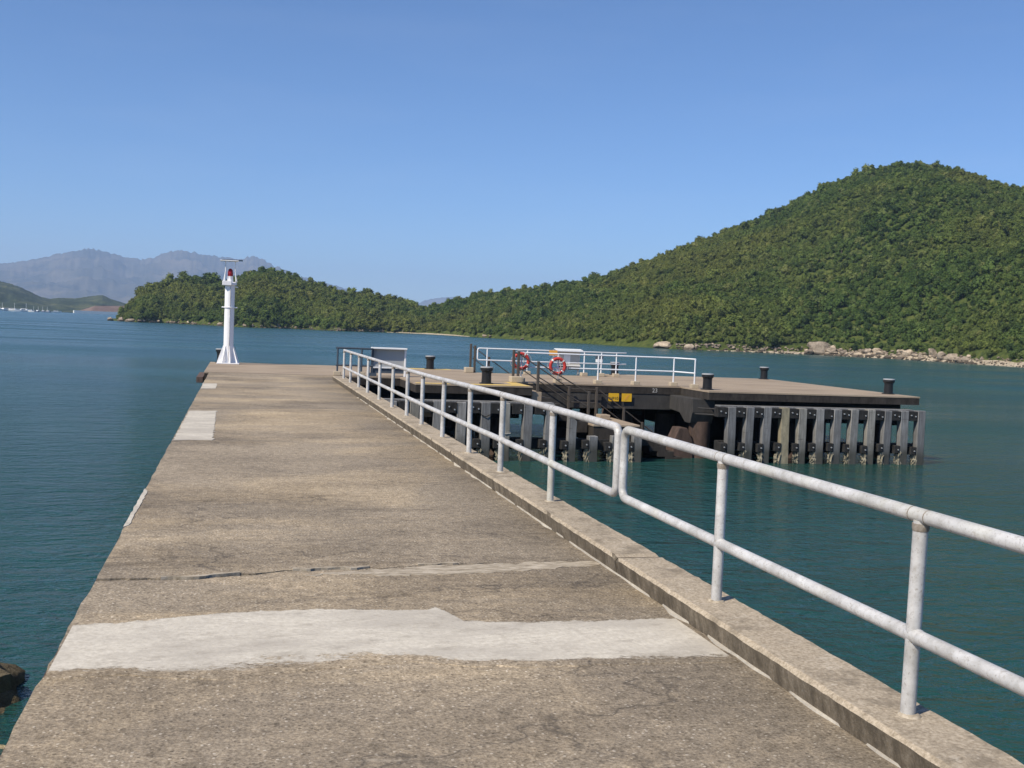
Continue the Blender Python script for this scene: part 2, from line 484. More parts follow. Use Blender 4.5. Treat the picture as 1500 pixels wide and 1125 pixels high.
class MB:
    def __init__(self):
        self.v, self.f = [], []

    def add(self, vs, fs):
        o = len(self.v)
        self.v += [tuple(p) for p in vs]
        self.f += [tuple(i + o for i in f) for f in fs]
        return self

    def box(self, x0, x1, y0, y1, z0, z1):
        return self.add([(x0, y0, z0), (x1, y0, z0), (x1, y1, z0), (x0, y1, z0), (x0, y0, z1), (x1, y0, z1), (x1, y1, z1), (x0, y1, z1)],
                        [(3, 2, 1, 0), (4, 5, 6, 7), (0, 1, 5, 4), (1, 2, 6, 5), (2, 3, 7, 6), (3, 0, 4, 7)])

    def prism(self, poly, z0, z1):
        n = len(poly)
        if sum(poly[i][0] * poly[(i + 1) % n][1] - poly[(i + 1) % n][0] * poly[i][1] for i in range(n)) < 0:
            poly = poly[::-1]
        vs = [(x, y, z0) for x, y in poly] + [(x, y, z1) for x, y in poly]
        fs = [tuple(range(n - 1, -1, -1)), tuple(range(n, 2 * n))] + [(i, (i + 1) % n, n + (i + 1) % n, n + i) for i in range(n)]
        return self.add(vs, fs)

    def extr(self, poly, axis, a0, a1):
        """outline in the plane across axis ('x': (y,z), 'y': (x,z)) pushed from a0 to a1"""
        n = len(poly)
        put = (lambda a, p: (a, p[0], p[1])) if axis == 'x' else (lambda a, p: (p[0], a, p[1]))
        vs = [put(a0, p) for p in poly] + [put(a1, p) for p in poly]
        fs = [tuple(range(n - 1, -1, -1)), tuple(range(n, 2 * n))] + [(i, (i + 1) % n, n + (i + 1) % n, n + i) for i in range(n)]
        return self.add(vs, fs)

    def tube(self, pts, r, n=12, caps=True):
        pts = [Vector(p) for p in pts]
        rs = r if isinstance(r, (list, tuple)) else [r] * len(pts)
        vs, fs = [], []
        ref = None
        for i, p in enumerate(pts):
            if i == 0:
                d = pts[1] - p
            elif i == len(pts) - 1:
                d = p - pts[i - 1]
            else:
                d = (pts[i + 1] - p).normalized() + (p - pts[i - 1]).normalized()
            d.normalize()
            if ref is None:
                ref = d.orthogonal().normalized()
            else:
                ref = (ref - d * ref.dot(d)).normalized()
            b = d.cross(ref)
            for k in range(n):
                a = 2 * math.pi * k / n
                vs.append(p + (ref * math.cos(a) + b * math.sin(a)) * rs[i])
        for i in range(len(pts) - 1):
            for k in range(n):
                k2 = (k + 1) % n
                fs.append((i * n + k, i * n + k2, (i + 1) * n + k2, (i + 1) * n + k))
        if caps:
            fs.append(tuple(range(n - 1, -1, -1)))
            fs.append(tuple(range((len(pts) - 1) * n, len(pts) * n)))
        return self.add(vs, fs)

    def lathe(self, prof, c=(0, 0), n=24):
        vs, fs = [], []
        for r, z in prof:
            for k in range(n):
                a = 2 * math.pi * k / n
                vs.append((c[0] + r * math.cos(a), c[1] + r * math.sin(a), z))
        for i in range(len(prof) - 1):
            for k in range(n):
                k2 = (k + 1) % n
                fs.append((i * n + k, i * n + k2, (i + 1) * n + k2, (i + 1) * n + k))
        fs.append(tuple(range(n - 1, -1, -1)))
        fs.append(tuple(range((len(prof) - 1) * n, len(prof) * n)))
        return self.add(vs, fs)

    def ring(self, c, R_, r, a0=0, a1=2 * math.pi, axis='y', n=36, m=12, sq=1.0):
        full = abs(a1 - a0 - 2 * math.pi) < 1e-6
        vs, fs = [], []
        cnt = n if full else n + 1
        for i in range(cnt):
            a = a0 + (a1 - a0) * i / n
            for k in range(m):
                b = 2 * math.pi * k / m
                rr = R_ + r * math.cos(b)
                vs.append((c[0] + rr * math.cos(a), c[1] + r * sq * math.sin(b), c[2] + rr * math.sin(a)))
        for i in range(n):
            i2 = (i + 1) % cnt
            for k in range(m):
                k2 = (k + 1) % m
                fs.append((i * m + k, i2 * m + k, i2 * m + k2, i * m + k2))
        return self.add(vs, fs)

    def blob(self, c, r, sub=2, amp=0.25, freq=1.0, seed=0, squash=(1, 1, 1)):
        bm = bmesh.new()
        bmesh.ops.create_icosphere(bm, subdivisions=sub, radius=1.0)
        vs = []
        for v in bm.verts:
            p = v.co.copy()
            q = p * freq + Vector((seed * 3.17, seed * 1.3, seed * 7.7))
            k = 1 + amp * noise.noise(q) * 1.6 + amp * 0.6 * noise.noise(q * 2.7)
            # flatten along a few planes so that it reads as a broken block
            vs.append((c[0] + p.x * k * r * squash[0], c[1] + p.y * k * r * squash[1], c[2] + p.z * k * r * squash[2]))
        fs = [tuple(v.index for v in f.verts) for f in bm.faces]
        bm.free()
        return self.add(vs, fs)

    def rock(self, c, r, sub=3, seed=0, squash=(1, 1, 1), planes=11):
        rnd = random.Random(seed * 13 + 5)
        cuts = []
        for k in range(planes):
            n_ = Vector((rnd.gauss(0, 1), rnd.gauss(0, 1), rnd.gauss(0, 1))).normalized()
            cuts.append((n_, rnd.uniform(0.52, 0.86)))
        bm = bmesh.new()
        bmesh.ops.create_icosphere(bm, subdivisions=sub, radius=1.0)
        vs = []
        for v in bm.verts:
            p = v.co.copy()
            for n_, d_ in cuts:
                e = p.dot(n_) - d_
                if e > 0:
                    p -= n_ * e * 0.93
            q = p * 1.7 + Vector((seed * 3.17, seed * 1.3, seed * 7.7))
            p *= 1 + 0.10 * noise.noise(q) + 0.07 * noise.noise(q * 3.1) + 0.04 * noise.noise(q * 7)
            vs.append((c[0] + p.x * r * squash[0], c[1] + p.y * r * squash[1], c[2] + p.z * r * squash[2]))
        fs = [tuple(v.index for v in f.verts) for f in bm.faces]
        bm.free()
        return self.add(vs, fs)

    def mesh(self, name, m, smooth=False, off=(0, 0, 0), bevel=0.0):
        me = bpy.data.meshes.new(name)
        me.from_pydata([(x - off[0], y - off[1], z - off[2]) for x, y, z in self.v], [], self.f)
        if bevel:
            bm = bmesh.new()
            bm.from_mesh(me)
            bmesh.ops.remove_doubles(bm, verts=bm.verts, dist=1e-5)
            es = [e for e in bm.edges if len(e.link_faces) == 2 and e.calc_face_angle(0) > 0.6]
            bmesh.ops.bevel(bm, geom=es, offset=bevel, segments=2, affect='EDGES', profile=0.5, clamp_overlap=True)
            bm.to_mesh(me)
            bm.free()
        me.update()
        if smooth:
            me.polygons.foreach_set('use_smooth', [True] * len(me.polygons))
            try:
                me.set_sharp_from_angle(angle=R(40))
            except Exception:
                pass
        if m is not None:
            me.materials.append(m)
        return me

    def build(self, name, m, parent=None, smooth=False, bevel=0.0):
        off = OFF.get(parent.name, (0, 0, 0)) if parent else (0, 0, 0)
        o = bpy.data.objects.new(name, self.mesh(name, m, smooth, off, bevel))
        COL.objects.link(o)
        if parent:
            o.parent = parent
        OFF[o.name] = off
        return o


def tag(o, label=None, cat=None, group=None, kind=None):
    for k, v in (('label', label), ('category', cat), ('group', group), ('kind', kind)):
        if v:
            o[k] = v
    return o


def thing(name, loc, label, cat, group=None):
    o = bpy.data.objects.new(name, None)
    COL.objects.link(o)
    o.location = loc
    OFF[o.name] = tuple(loc)
    return tag(o, label, cat, group)


KIDS = {}


def place(name, me, parent, loc, rot=(0, 0, 0), scale=None):
    """one more object on a shared mesh, at world loc"""
    o = bpy.data.objects.new(name, me)
    COL.objects.link(o)
    off = OFF.get(parent.name, (0, 0, 0)) if parent else (0, 0, 0)
    o.location = (loc[0] - off[0], loc[1] - off[1], loc[2] - off[2])
    o.rotation_euler = rot
    if scale:
        o.scale = scale
    if parent:
        o.parent = parent
    return o


def copy_tree(o, children, loc, rz=0, scale=1.0, label=None):
    c = o.copy()
    COL.objects.link(c)
    c.location = loc
    c.rotation_euler = (0, 0, rz)
    c.scale = (scale,) * 3
    if label:
        c['label'] = label
    for ch, sub in children:
        d = ch.copy()
        COL.objects.link(d)
        d.parent = c
        for s in sub:
            e = s.copy()
            COL.objects.link(e)
            e.parent = d
    return c


def jagged(pts, step, amp, seed=0, closed=False):
    """polyline subdivided and roughened"""
    out = []
    n = len(pts)
    for i in range(n if closed else n - 1):
        a, b = Vector(pts[i]), Vector(pts[(i + 1) % n])
        L = (b - a).length
        k = max(1, int(L / step))
        for j in range(k):
            p = a.lerp(b, j / k)
            q = Vector((p.x * 9 + seed * 5.1, p.y * 9, seed))
            p = Vector((p.x + amp * noise.noise(q), p.y + amp * 1.2 * noise.noise(q + Vector((31, 7, 3)))))
            out.append((p.x, p.y))
    if not closed:
        out.append(tuple(pts[-1]))
    return out


# ------------------------------------------------------------------ water, hills, mountains
def grid_object(name, P, m, smooth=True):
    ny, nx = P.shape[:2]
    me = bpy.data.meshes.new(name)
    idx = np.arange(ny * nx).reshape(ny, nx)
    f = np.stack([idx[:-1, :-1], idx[:-1, 1:], idx[1:, 1:], idx[1:, :-1]], -1).reshape(-1, 4)
    me.from_pydata(P.reshape(-1, 3).tolist(), [], f.tolist())
    me.polygons.foreach_set('use_smooth', [smooth] * len(me.polygons))
    me.materials.append(m)
    o = bpy.data.objects.new(name, me)
    COL.objects.link(o)
    return o


wm = bpy.data.meshes.new('water')
wm.from_pydata([(-8900, -390, WATER), (8900, -390, WATER), (8900, 11400, WATER), (-8900, 11400, WATER)], [], [(0, 1, 2, 3)])
wm.materials.append(M['water'])
water = bpy.data.objects.new('water', wm)
COL.objects.link(water)
tag(water, kind='structure')
MB().add([(-8900, -390, -7), (8900, -390, -7), (8900, 11400, -7), (-8900, 11400, -7)], [(0, 1, 2, 3)]).build('sea_bed', M['sand'])
tag(bpy.data.objects['sea_bed'], kind='structure')

# azimuth (degrees right of the pier's direction), distance of the shore, slope of the skyline
SHORE = [(-6.3, 484, -0.0041), (-6.07, 479, -0.0035), (-5.75, 471, 0.0029), (-5.38, 461, 0.0104), (-4.90, 455, 0.0186), (-4.36, 462, 0.0268), (-3.77, 471, 0.0280), (-3.05, 462, 0.0329),
         (-2.28, 453, 0.0348), (-1.44, 442, 0.0319), (-0.59, 428, 0.0320), (0.25, 415, 0.0401), (1.10, 414, 0.0458), (1.62, 419, 0.0451), (2.67, 428, 0.0405),
         (3.73, 424, 0.0345), (5.15, 412, 0.0282), (7.30, 432, 0.0249), (8.57, 433, 0.0202), (9.66, 431, 0.0185), (10.91, 414, 0.0251), (12.35, 387, 0.0306),
         (14.16, 364, 0.0351), (15.97, 345, 0.0395), (17.77, 328, 0.0458), (19.56, 312, 0.0545), (21.32, 299, 0.0663), (23.07, 287, 0.0803), (24.80, 289, 0.0917),
         (26.50, 292, 0.1047), (28.18, 294, 0.1174), (29.17, 296, 0.1298), (30.15, 297, 0.1389), (31.77, 293, 0.1491), (33.53, 288, 0.1572), (34.65, 281, 0.1575),
         (36.08, 274, 0.1519), (37.50, 263, 0.1439), (39.33, 250, 0.1337), (42.27, 231, 0.1198), (45.08, 217, 0.1027), (50, 200, 0.08), (58, 190, 0.06), (66, 185, 0.04)]
SA = np.array(SHORE)
WID = np.array([(-6.3, 30), (-5.4, 60), (-3, 80), (0, 105), (6, 110), (9, 125), (13, 150), (18, 170), (24, 200), (30, 215), (45, 190), (66, 120)])


def hill_params(th):
    d0 = np.interp(th, SA[:, 0], SA[:, 1])
    sl = np.interp(th, SA[:, 0], SA[:, 2])
    w = np.interp(th, WID[:, 0], WID[:, 1])
    h1 = np.maximum(1.7 + sl * (d0 + w) - (1.7 if th > 12 else 3.0), WATER + 0.8)
    return d0, w, h1


def nz(x, y, z=0.0):
    return noise.noise(Vector((x, y, z)))


def hill_z(th, d):
    d0, w, h1 = hill_params(th)
    t = (d - d0) / w
    if t < 0:
        return WATER - 0.6 + t * 20
    x, y = d * math.sin(R(th)), d * math.cos(R(th))
    H = h1 - WATER
    bank = min(1.4, H * 0.3) * (1 - math.exp(-t * w / 3.0))
    if t <= 1:
        s = t * (1.0 + 0.22 * (1 - t)) + 0.035 * math.sin(t * 7 + th * 0.3) * (1 - t) * t * 4
        z = bank + (H - bank) * s
        z += (nz(x * 0.022, y * 0.022, 1.7) * 0.09 * H + nz(x * 0.06, y * 0.06, 5) * 0.05 * H) * t * (1 - t) * 3.2
    else:
        u = t - 1
        z = H * max(0.0, 1 - 1.1 * u * u)
    return WATER + z


ths = np.arange(-6.3, 66.01, 0.3)
ts = np.concatenate([np.array([-0.25, -0.05]), np.linspace(0, 0.1, 5), np.linspace(0.13, 1.0, 34), np.linspace(1.06, 2.0, 10)])
P = np.zeros((len(ts), len(ths), 3))
for j, th in enumerate(ths):
    d0, w, h1 = hill_params(th)
    for i, tt in enumerate(ts):
        d = d0 + w * tt if tt >= 0 else d0 + tt * 20
        z = hill_z(th, d)
        P[i, j] = (d * math.sin(R(th)), d * math.cos(R(th)), z)
tag(grid_object('hill', P, M['hill']), kind='structure')

# narrow strip of beach at the foot of the slope
def beach(tab, a0, a1):
    bt = np.array(tab)
    bth = np.arange(a0, a1, 0.2)
    P = np.zeros((5, len(bth), 3))
    for j, th in enumerate(bth):
        d0, w, h1 = hill_params(th)
        wd = float(np.interp(th, bt[:, 0], bt[:, 1])) * (0.75 + 0.5 * nz(th * 2.3, 3.3))
        for i, k in enumerate((-1.6, -0.35, 0.15, 0.7, 1.0)):
            d = d0 + wd * k
            z = WATER - 0.5 if i == 0 else max(hill_z(th, d), WATER + 0.05) + (0.12 if i < 4 else -0.1)
            if i == 1:
                z = WATER + 0.02
            P[i, j] = (d * math.sin(R(th)), d * math.cos(R(th)), z)
    tag(grid_object('beach', P, M['sand']), kind='structure')


beach([(7.6, 0.05), (8.4, 0.8), (9.6, 1.2), (10.8, 1.0), (12.2, 0.05)], 7.6, 12.2)
beach([(24.6, 0.05), (28, 1.0), (31, 1.8), (40, 2.2), (50, 2.4), (60, 0.3)], 24.6, 60)


def ridge(name, tab, d0, d1, m, rough, step, tree=0.0, nt=40):
    tab = np.array(tab)
    ths = np.arange(tab[0, 0], tab[-1, 0], step)
    ts = np.concatenate([np.linspace(-0.02, 1, nt), np.linspace(1.08, 1.8, 8)])
    P = np.zeros((len(ts), len(ths), 3))
    for j, th in enumerate(ths):
        sl = float(np.interp(th, tab[:, 0], tab[:, 1]))
        H = max(1.7 + sl * d1 - tree, 1.0) - WATER
        for i, t in enumerate(ts):
            d = d0 + (d1 - d0) * t
            x, y = d * math.sin(R(th)), d * math.cos(R(th))
            if t <= 1:
                k = max(t, -0.02)
                s = k ** 1.25 if k > 0 else k
                g = 0.0
                f = 1.0
                q = Vector((x, y, 0)) * rough
                for o in range(4):
                    g += (0.5 - abs(noise.noise(q * f + Vector((o * 9, 4, 1))))) / f
                    f *= 2.1
                s += (g - 0.55) * 1.15 * max(0.0, k) ** 0.7 * max(0.0, 1 - k) ** 0.8
                s += (0.030 * noise.noise(Vector((th * 2.2, t * 2, 7))) + 0.034 * noise.noise(Vector((th * 5.0, t * 3, 3))) + 0.024 * noise.noise(Vector((th * 13.0, t * 5, 1)))) * k
                z = H * min(s, 1.08) if k > 0 else -3
            else:
                z = H * (1 - ((t - 1) / 0.8) ** 1.5)
            P[i, j] = (x, y, WATER + z)
    return tag(grid_object(name, P, m), kind='structure')


ridge('mountain', [(-42, 0.01), (-34, 0.022), (-26, 0.03), (-20, 0.034), (-15.55, 0.0290), (-13.03, 0.0333), (-11.28, 0.0363), (-10.39, 0.0390), (-9.49, 0.0429), (-8.27, 0.0495), (-7.34, 0.0535),
                   (-6.70, 0.0524), (-5.74, 0.0481), (-4.93, 0.0466), (-4.29, 0.0491), (-3.64, 0.0540), (-2.98, 0.0571), (-2.31, 0.0553), (-1.64, 0.0536),
                   (-0.62, 0.0522), (0.06, 0.0522), (0.63, 0.0552), (1.09, 0.0526), (1.61, 0.0482), (3.02, 0.0389), (4.79, 0.0323), (7.30, 0.0230), (8.75, 0.0150), (11, 0.002)],
      5600, 8800, M['mountain'], 0.0016, 0.08, nt=90)
ridge('mountain', [(7.0, 0.008), (8.2, 0.0155), (9.04, 0.0180), (9.54, 0.0222), (10.11, 0.0245), (10.73, 0.0262), (12.00, 0.0265), (13.82, 0.0253), (18, 0.02), (26, 0.0)],
      9300, 10600, M['mountain'], 0.00125, 0.15, nt=24)
ridge('hill', [(-42, 0.008), (-30, 0.016), (-22, 0.02), (-15.55, 0.0245), (-13.60, 0.0259), (-11.27, 0.0215), (-10.83, 0.0202), (-10.22, 0.0162), (-9.46, 0.0099), (-9.00, 0.0086), (-8.54, 0.0101),
               (-7.92, 0.0100), (-7.29, 0.0123), (-6.66, 0.0141), (-6.18, 0.0103), (-5.37, 0.0068), (-3.74, 0.0045), (0, 0.003)],
      1560, 2050, M['lowhill'], 0.009, 0.06, nt=40)

# ------------------------------------------------------------------ haze between the near hill and the mountains
hz = bpy.data.materials.new('haze_air')
hz.use_nodes = True
hz.node_tree.nodes.clear()
ho = hz.node_tree.nodes.new('ShaderNodeOutputMaterial')
hv = hz.node_tree.nodes.new('ShaderNodeVolumePrincipled')
hv.inputs['Color'].default_value = (0.52, 0.70, 1.0, 1)
hv.inputs['Density'].default_value = 0.00012
hv.inputs['Anisotropy'].default_value = 0.0
hz.node_tree.links.new(hv.outputs[0], ho.inputs['Volume'])
haze = MB().box(-9000, 9000, -400, 11500, -8, 540).build('haze', hz)
tag(haze, kind='stuff')


# ------------------------------------------------------------------ forest
def crown_mb(seed):
    rnd = random.Random(seed)
    mb = MB()
    lobes = []
    for k in range(rnd.randint(6, 9)):
        a = rnd.uniform(0, 6.28)
        q = rnd.uniform(0.2, 1.15)
        lobes.append((Vector((q * math.cos(a), q * math.sin(a), rnd.uniform(1.5, 3.5) - q * 0.5)), rnd.uniform(0.65, 1.05)))
    lobes.append((Vector((0, 0, 2.3)), 1.2))
    for c, r in lobes:
        mb.blob(c, r * 0.72, 1, 0.3, 1.2, seed)
        for k in range(52):
            d = Vector((rnd.gauss(0, 1), rnd.gauss(0, 1), rnd.gauss(0.25, 1))).normalized()
            p = c + d * r * rnd.uniform(0.72, 1.08)
            n = (d + Vector((rnd.gauss(0, 0.4), rnd.gauss(0, 0.4), rnd.gauss(0.45, 0.4)))).normalized()
            u = n.orthogonal().normalized()
            u.rotate(Matrix.Rotation(rnd.uniform(0, 6.28), 3, n))
            w = n.cross(u)
            s = rnd.uniform(0.13, 0.30)
            e = s * rnd.uniform(0.5, 0.9)
            mb.add([p - u * s - w * e * 0.4, p + w * -e, p + u * s, p + w * e + n * s * 0.3], [(0, 1, 2, 3)])
    return mb


def trunk_mb(seed):
    rnd = random.Random(seed + 99)
    mb = MB()
    mb.tube([(0, 0, -0.8), (0.04, 0.02, 0.6), (rnd.uniform(-.15, .15), rnd.uniform(-.15, .15), 1.5), (rnd.uniform(-.2, .2), rnd.uniform(-.2, .2), 2.6)], [0.16, 0.13, 0.10, 0.05], 6)
    for k in range(4):
        a = rnd.uniform(0, 6.28)
        mb.tube([(0.03, 0.02, 1.0 + 0.2 * k), (0.5 * math.cos(a), 0.5 * math.sin(a), 1.7 + 0.2 * k), (0.95 * math.cos(a), 0.95 * math.sin(a), 2.2 + 0.25 * k)], [0.07, 0.05, 0.025], 5)
    return mb


NP = 6
crown_me = [crown_mb(i).mesh('crown', M['leaf']) for i in range(NP)]
trunk_me = [trunk_mb(i).mesh('trunk', M['bark'], True) for i in range(NP)]

pts = []
th = -5.95
# jittered polar scatter with about equal spacing on the ground
for th in np.arange(-5.9, 50, 0.05):
    d0, w, h1 = hill_params(th)
    dens = 1.5
    arc = d0 * R(0.05)
    d = d0 + (1.0 if th < 9 else 2.2) - dens * dens / arc * rng.uniform(0, 1.0)
    while d < d0 + w * 1.12:
        arc = d * R(0.05)
        # probability so that mean spacing is dens in both directions
        d += dens * dens / arc * rng.uniform(0.6, 1.4)
        tj = th + rng.uniform(-0.025, 0.025)
        if d > d0 + w * 1.12:
            break
        if d < d0 + (0.3 if th < 9 else 1.5):
            continue
        t = (d - d0) / w
        x, y = d * math.sin(R(tj)), d * math.cos(R(tj))
        z = hill_z(tj, d)
        if z < WATER + 0.25:
            continue
        big = nz(x * 0.03, y * 0.03, 2.2)
        s = rng.uniform(0.30, 0.62) * (1.0 + 0.35 * big)
        if rng.random() < 0.08:
            s *= rng.uniform(1.4, 2.2)
        if th < 9:
            s *= 1.25
        if t > 0.9 and rng.random() < 0.25:
            s *= 1.3
        if th < -5.0:
            s *= 0.8
        z -= 0.55 * s
        pts.append((x, y, z, s, rng.uniform(0, 6.28), int(rng.integers(NP)), tj, d, t))
pts = np.array(pts)
inframe = (pts[:, 6] > -5.9) & (pts[:, 6] < 40.5)
app = np.where(inframe, pts[:, 3] / pts[:, 7], 0)
order = np.argsort(-app)
single = set(order[:300].tolist())
for i in single:
    x, y, z, s, rz, k, tj, d, t = pts[i]
    k = int(k)
    if tj < 9:
        lab, grp = 'green broadleaf tree standing out of the woods on the headland behind the beacon', 'larger trees on the headland'
    elif tj < 22:
        lab, grp = 'green broadleaf tree standing out of the low wooded ridge behind the lifebuoys', 'larger trees on the low ridge'
    else:
        lab, grp = 'green broadleaf tree standing out of the woods on the high hill', 'larger trees on the high hill'
    tr = thing('tree', (x, y, z), lab, 'tree', grp)
    tr.rotation_euler = (0, 0, rz)
    tr.scale = (s, s, s * 0.95)
    for nm, me in (('crown', crown_me[k]), ('trunk', trunk_me[k])):
        o = bpy.data.objects.new(nm, me)
        COL.objects.link(o)
        o.parent = tr
rest = pts[[i for i in range(len(pts)) if i not in single]]

pcol = bpy.data.collections.new('forest_kinds')
for k in range(NP):
    o = bpy.data.objects.new('forest_kind', crown_me[k])
    pcol.objects.link(o)
fm = bpy.data.meshes.new('forest')
fm.from_pydata(rest[:, :3].tolist(), [], [])
for nm, typ, arr in (('sc', 'FLOAT', rest[:, 3]), ('rz', 'FLOAT', rest[:, 4]), ('pid', 'INT', rest[:, 5].astype(int))):
    at = fm.attributes.new(nm, typ, 'POINT')
    at.data.foreach_set('value', arr.tolist())
forest = bpy.data.objects.new('forest', fm)
COL.objects.link(forest)
tag(forest, kind='stuff')
ng = bpy.data.node_groups.new('forest_nodes', 'GeometryNodeTree')
ng.interface.new_socket('Geometry', in_out='INPUT', socket_type='NodeSocketGeometry')
ng.interface.new_socket('Geometry', in_out='OUTPUT', socket_type='NodeSocketGeometry')
gi = ng.nodes.new('NodeGroupInput')
go = ng.nodes.new('NodeGroupOutput')
ip = ng.nodes.new('GeometryNodeInstanceOnPoints')
ci = ng.nodes.new('GeometryNodeCollectionInfo')
ci.inputs['Collection'].default_value = pcol
ci.inputs['Separate Children'].default_value = True
ci.inputs['Reset Children'].default_value = True


def attr(nm, typ):
    a = ng.nodes.new('GeometryNodeInputNamedAttribute')
    a.data_type = typ
    a.inputs['Name'].default_value = nm
    return a.outputs['Attribute']


cx = ng.nodes.new('ShaderNodeCombineXYZ')
L = ng.links.new
L(attr('rz', 'FLOAT'), cx.inputs['Z'])
L(gi.outputs[0], ip.inputs['Points'])
L(ci.outputs[0], ip.inputs['Instance'])
ip.inputs['Pick Instance'].default_value = True
L(attr('pid', 'INT'), ip.inputs['Instance Index'])
L(cx.outputs[0], ip.inputs['Rotation'])
L(attr('sc', 'FLOAT'), ip.inputs['Scale'])
L(ip.outputs[0], go.inputs[0])
md = forest.modifiers.new('scatter', 'NODES')
md.node_group = ng

# ------------------------------------------------------------------ shore boulders
rock_me = []
for k in range(7):
    rock_me.append(MB().rock((0, 0, 0), 1.25, 4 if k < 2 else 3, k + 1, (1.2, 0.9, 0.78)).mesh('boulder', M['rock'], k < 2))


def polar(th, d):
    return d * math.sin(R(th)), d * math.cos(R(th))


def boulder(th, dd, s, k, label, group=None, dz=0.15):
    d0, w, h1 = hill_params(th)
    x, y = polar(th, d0 + dd)
    o = place('boulder', rock_me[k], None, (x, y, max(WATER, hill_z(th, d0 + dd)) + s * dz), (rng.uniform(-.3, .3), rng.uniform(-.3, .3), rng.uniform(0, 6.28)), (s, s, s * rng.uniform(0.75, 1.05)))
    return tag(o, label, 'boulder', group)


boulder(30.25, 1.0, 2.5, 0, 'largest pale boulder on the shore at the foot of the right hill', dz=0.3)
boulder(29.75, 0.2, 1.4, 3, 'smaller pale boulder leaning against the largest shore boulder on its pier side')
boulder(22.3, 0.4, 2.0, 1, 'broad pale boulder above the white railing, alone at the water below the woods', dz=0.2)
boulder(23.6, 0.3, 1.3, 2, 'rounded pale boulder next to the broad one above the railing end')
boulder(-5.72, -1.0, 1.4, 4, 'pale rock at the very tip of the wooded headland', dz=0.3)
boulder(-6.25, -3.0, 1.3, 5, 'small low rock standing in the water off the headland tip', dz=0.25)
for k in range(130):
    th = 30.6 + (40.5 - 30.6) * (k + rng.uniform(-.4, .4)) / 150 if k < 105 else rng.uniform(23.9, 30)
    s = float(rng.choice([0.35, 0.5, 0.65, 0.9, 1.2], p=[.34, .28, .2, .12, .06])) * (0.65 if k >= 105 else 1.0)
    boulder(th, rng.uniform(-0.8, 2.6), s, int(rng.integers(7)), *(('tan granite boulder in the rocky band on the shore beyond the largest boulder', 'boulders beyond the largest boulder') if k < 105 else ('low tan rock on the shore between the broad boulder and the largest boulder', 'low rocks between the big boulders')))
for k in range(80):
    th = rng.uniform(-5.9, 7.5) if k < 74 else rng.uniform(12, 17)
    s = float(rng.uniform(0.5, 1.2)) * (1.2 if th < -4.6 else 0.8 if th < -0.5 else 0.55)
    boulder(th, rng.uniform(-1.0, 1.0), s, int(rng.integers(7)), 'weathered rock at the waterline under the far headland woods', 'rocks along the headland shore')
# loose stones nobody could count
mb = MB()
for k in range(900):
    th = rng.uniform(23, 46) if k < 720 else rng.uniform(-5.9, 9)
    d0, w, h1 = hill_params(th)
    dd = rng.uniform(-0.8, 2.6)
    x, y = polar(th, d0 + dd)
    s = rng.uniform(0.12, 0.42)
    mb.blob((x, y, max(WATER, hill_z(th, d0 + dd)) + s * 0.2), s, 1, 0.3, 1.3, k % 17, (1.2, 1, 0.7))
tag(mb.build('shore_stones', M['rock'], None, False), kind='stuff')

# ------------------------------------------------------------------ the pier (approach) and its kerb
pier = thing('pier', (0, 0, -0.6), 'long weathered concrete pier deck with a kerb on its right side', 'pier')
XL, XR, KX0, KX1 = -0.84, 2.6, 2.6, 2.945
crack = jagged([(-0.84, 7.15), (-0.45, 7.13), (-0.17, 7.14), (0.35, 7.30), (0.91, 7.33), (1.92, 7.47), (2.945, 7.56)], 0.04, 0.030, 3)


def crack_w(x):
    return max(0.004, 0.066 * max(0.0, 1 - (x + 0.84) / 3.1) + 0.030 * noise.noise(Vector((x * 5, 1.3, 0))))


near = [(x, y - crack_w(x) * (0.5 + 0.4 * noise.noise(Vector((x * 14, 4, 0))))) for x, y in crack]
far = [(x, y + crack_w(x) * 0.5) for x, y in crack]
edge_l = jagged([(-0.84, 33.6), (-0.84, 7.25)], 0.22, 0.022, 8)[1:]
edge_n = jagged([(-0.84, 7.05), (-0.84, -6.0)], 0.16, 0.022, 9)[1:-1]
# top sheet of each slab, then the body a little lower; both have real thickness
MB().prism([(x, y) for x, y in far] + [(2.945, 33.6)] + edge_l, -0.5, 0.0).build('deck_slab', M['deck'], pier)
MB().prism([(x, y) for x, y in near] + [(2.945, -6.0), (-0.84, -6.0)] + edge_n[::-1], -0.5, 0.0).build('deck_slab', M['deck'], pier)
MB().prism([(-0.82, 6.95), (2.9, 7.3), (2.9, 7.75), (-0.82, 7.35)], -0.45, -0.022).build('crack_shade_strip', M['crack_shade'], pier)  # dark strip laid in the crack in place of its shade
MB().box(-0.8, 2.9, -6, 33.5, -0.9, -0.503).build('deck_beam', M['soffit'], pier)
mb = MB()
mb.extr([(-0.872, -0.16), (-0.846, -0.02), (-0.80, -0.03), (-0.80, -0.16)], 'y', -6, 33.4)
mb.build('edge_strip', M['edge'], pier)
for y in (-4, 1.5, 7.5, 13.5, 19.5, 25.5):
    MB().box(-0.7, 2.8, y - 0.45, y + 0.45, -1.35, -0.905).build('crossbeam', M['soffit'], pier, bevel=0.02)
    for x in (0.0, 2.1):
        MB().lathe([(0.33, -7), (0.33, -1.352)], (x, y), 20).build('pile', M['pile'], pier, True)
joints = [-6.0, -1.2, 3.0, 7.02, 11.35, 12.95, 15.25, 19.3, 24.2, 30.75]
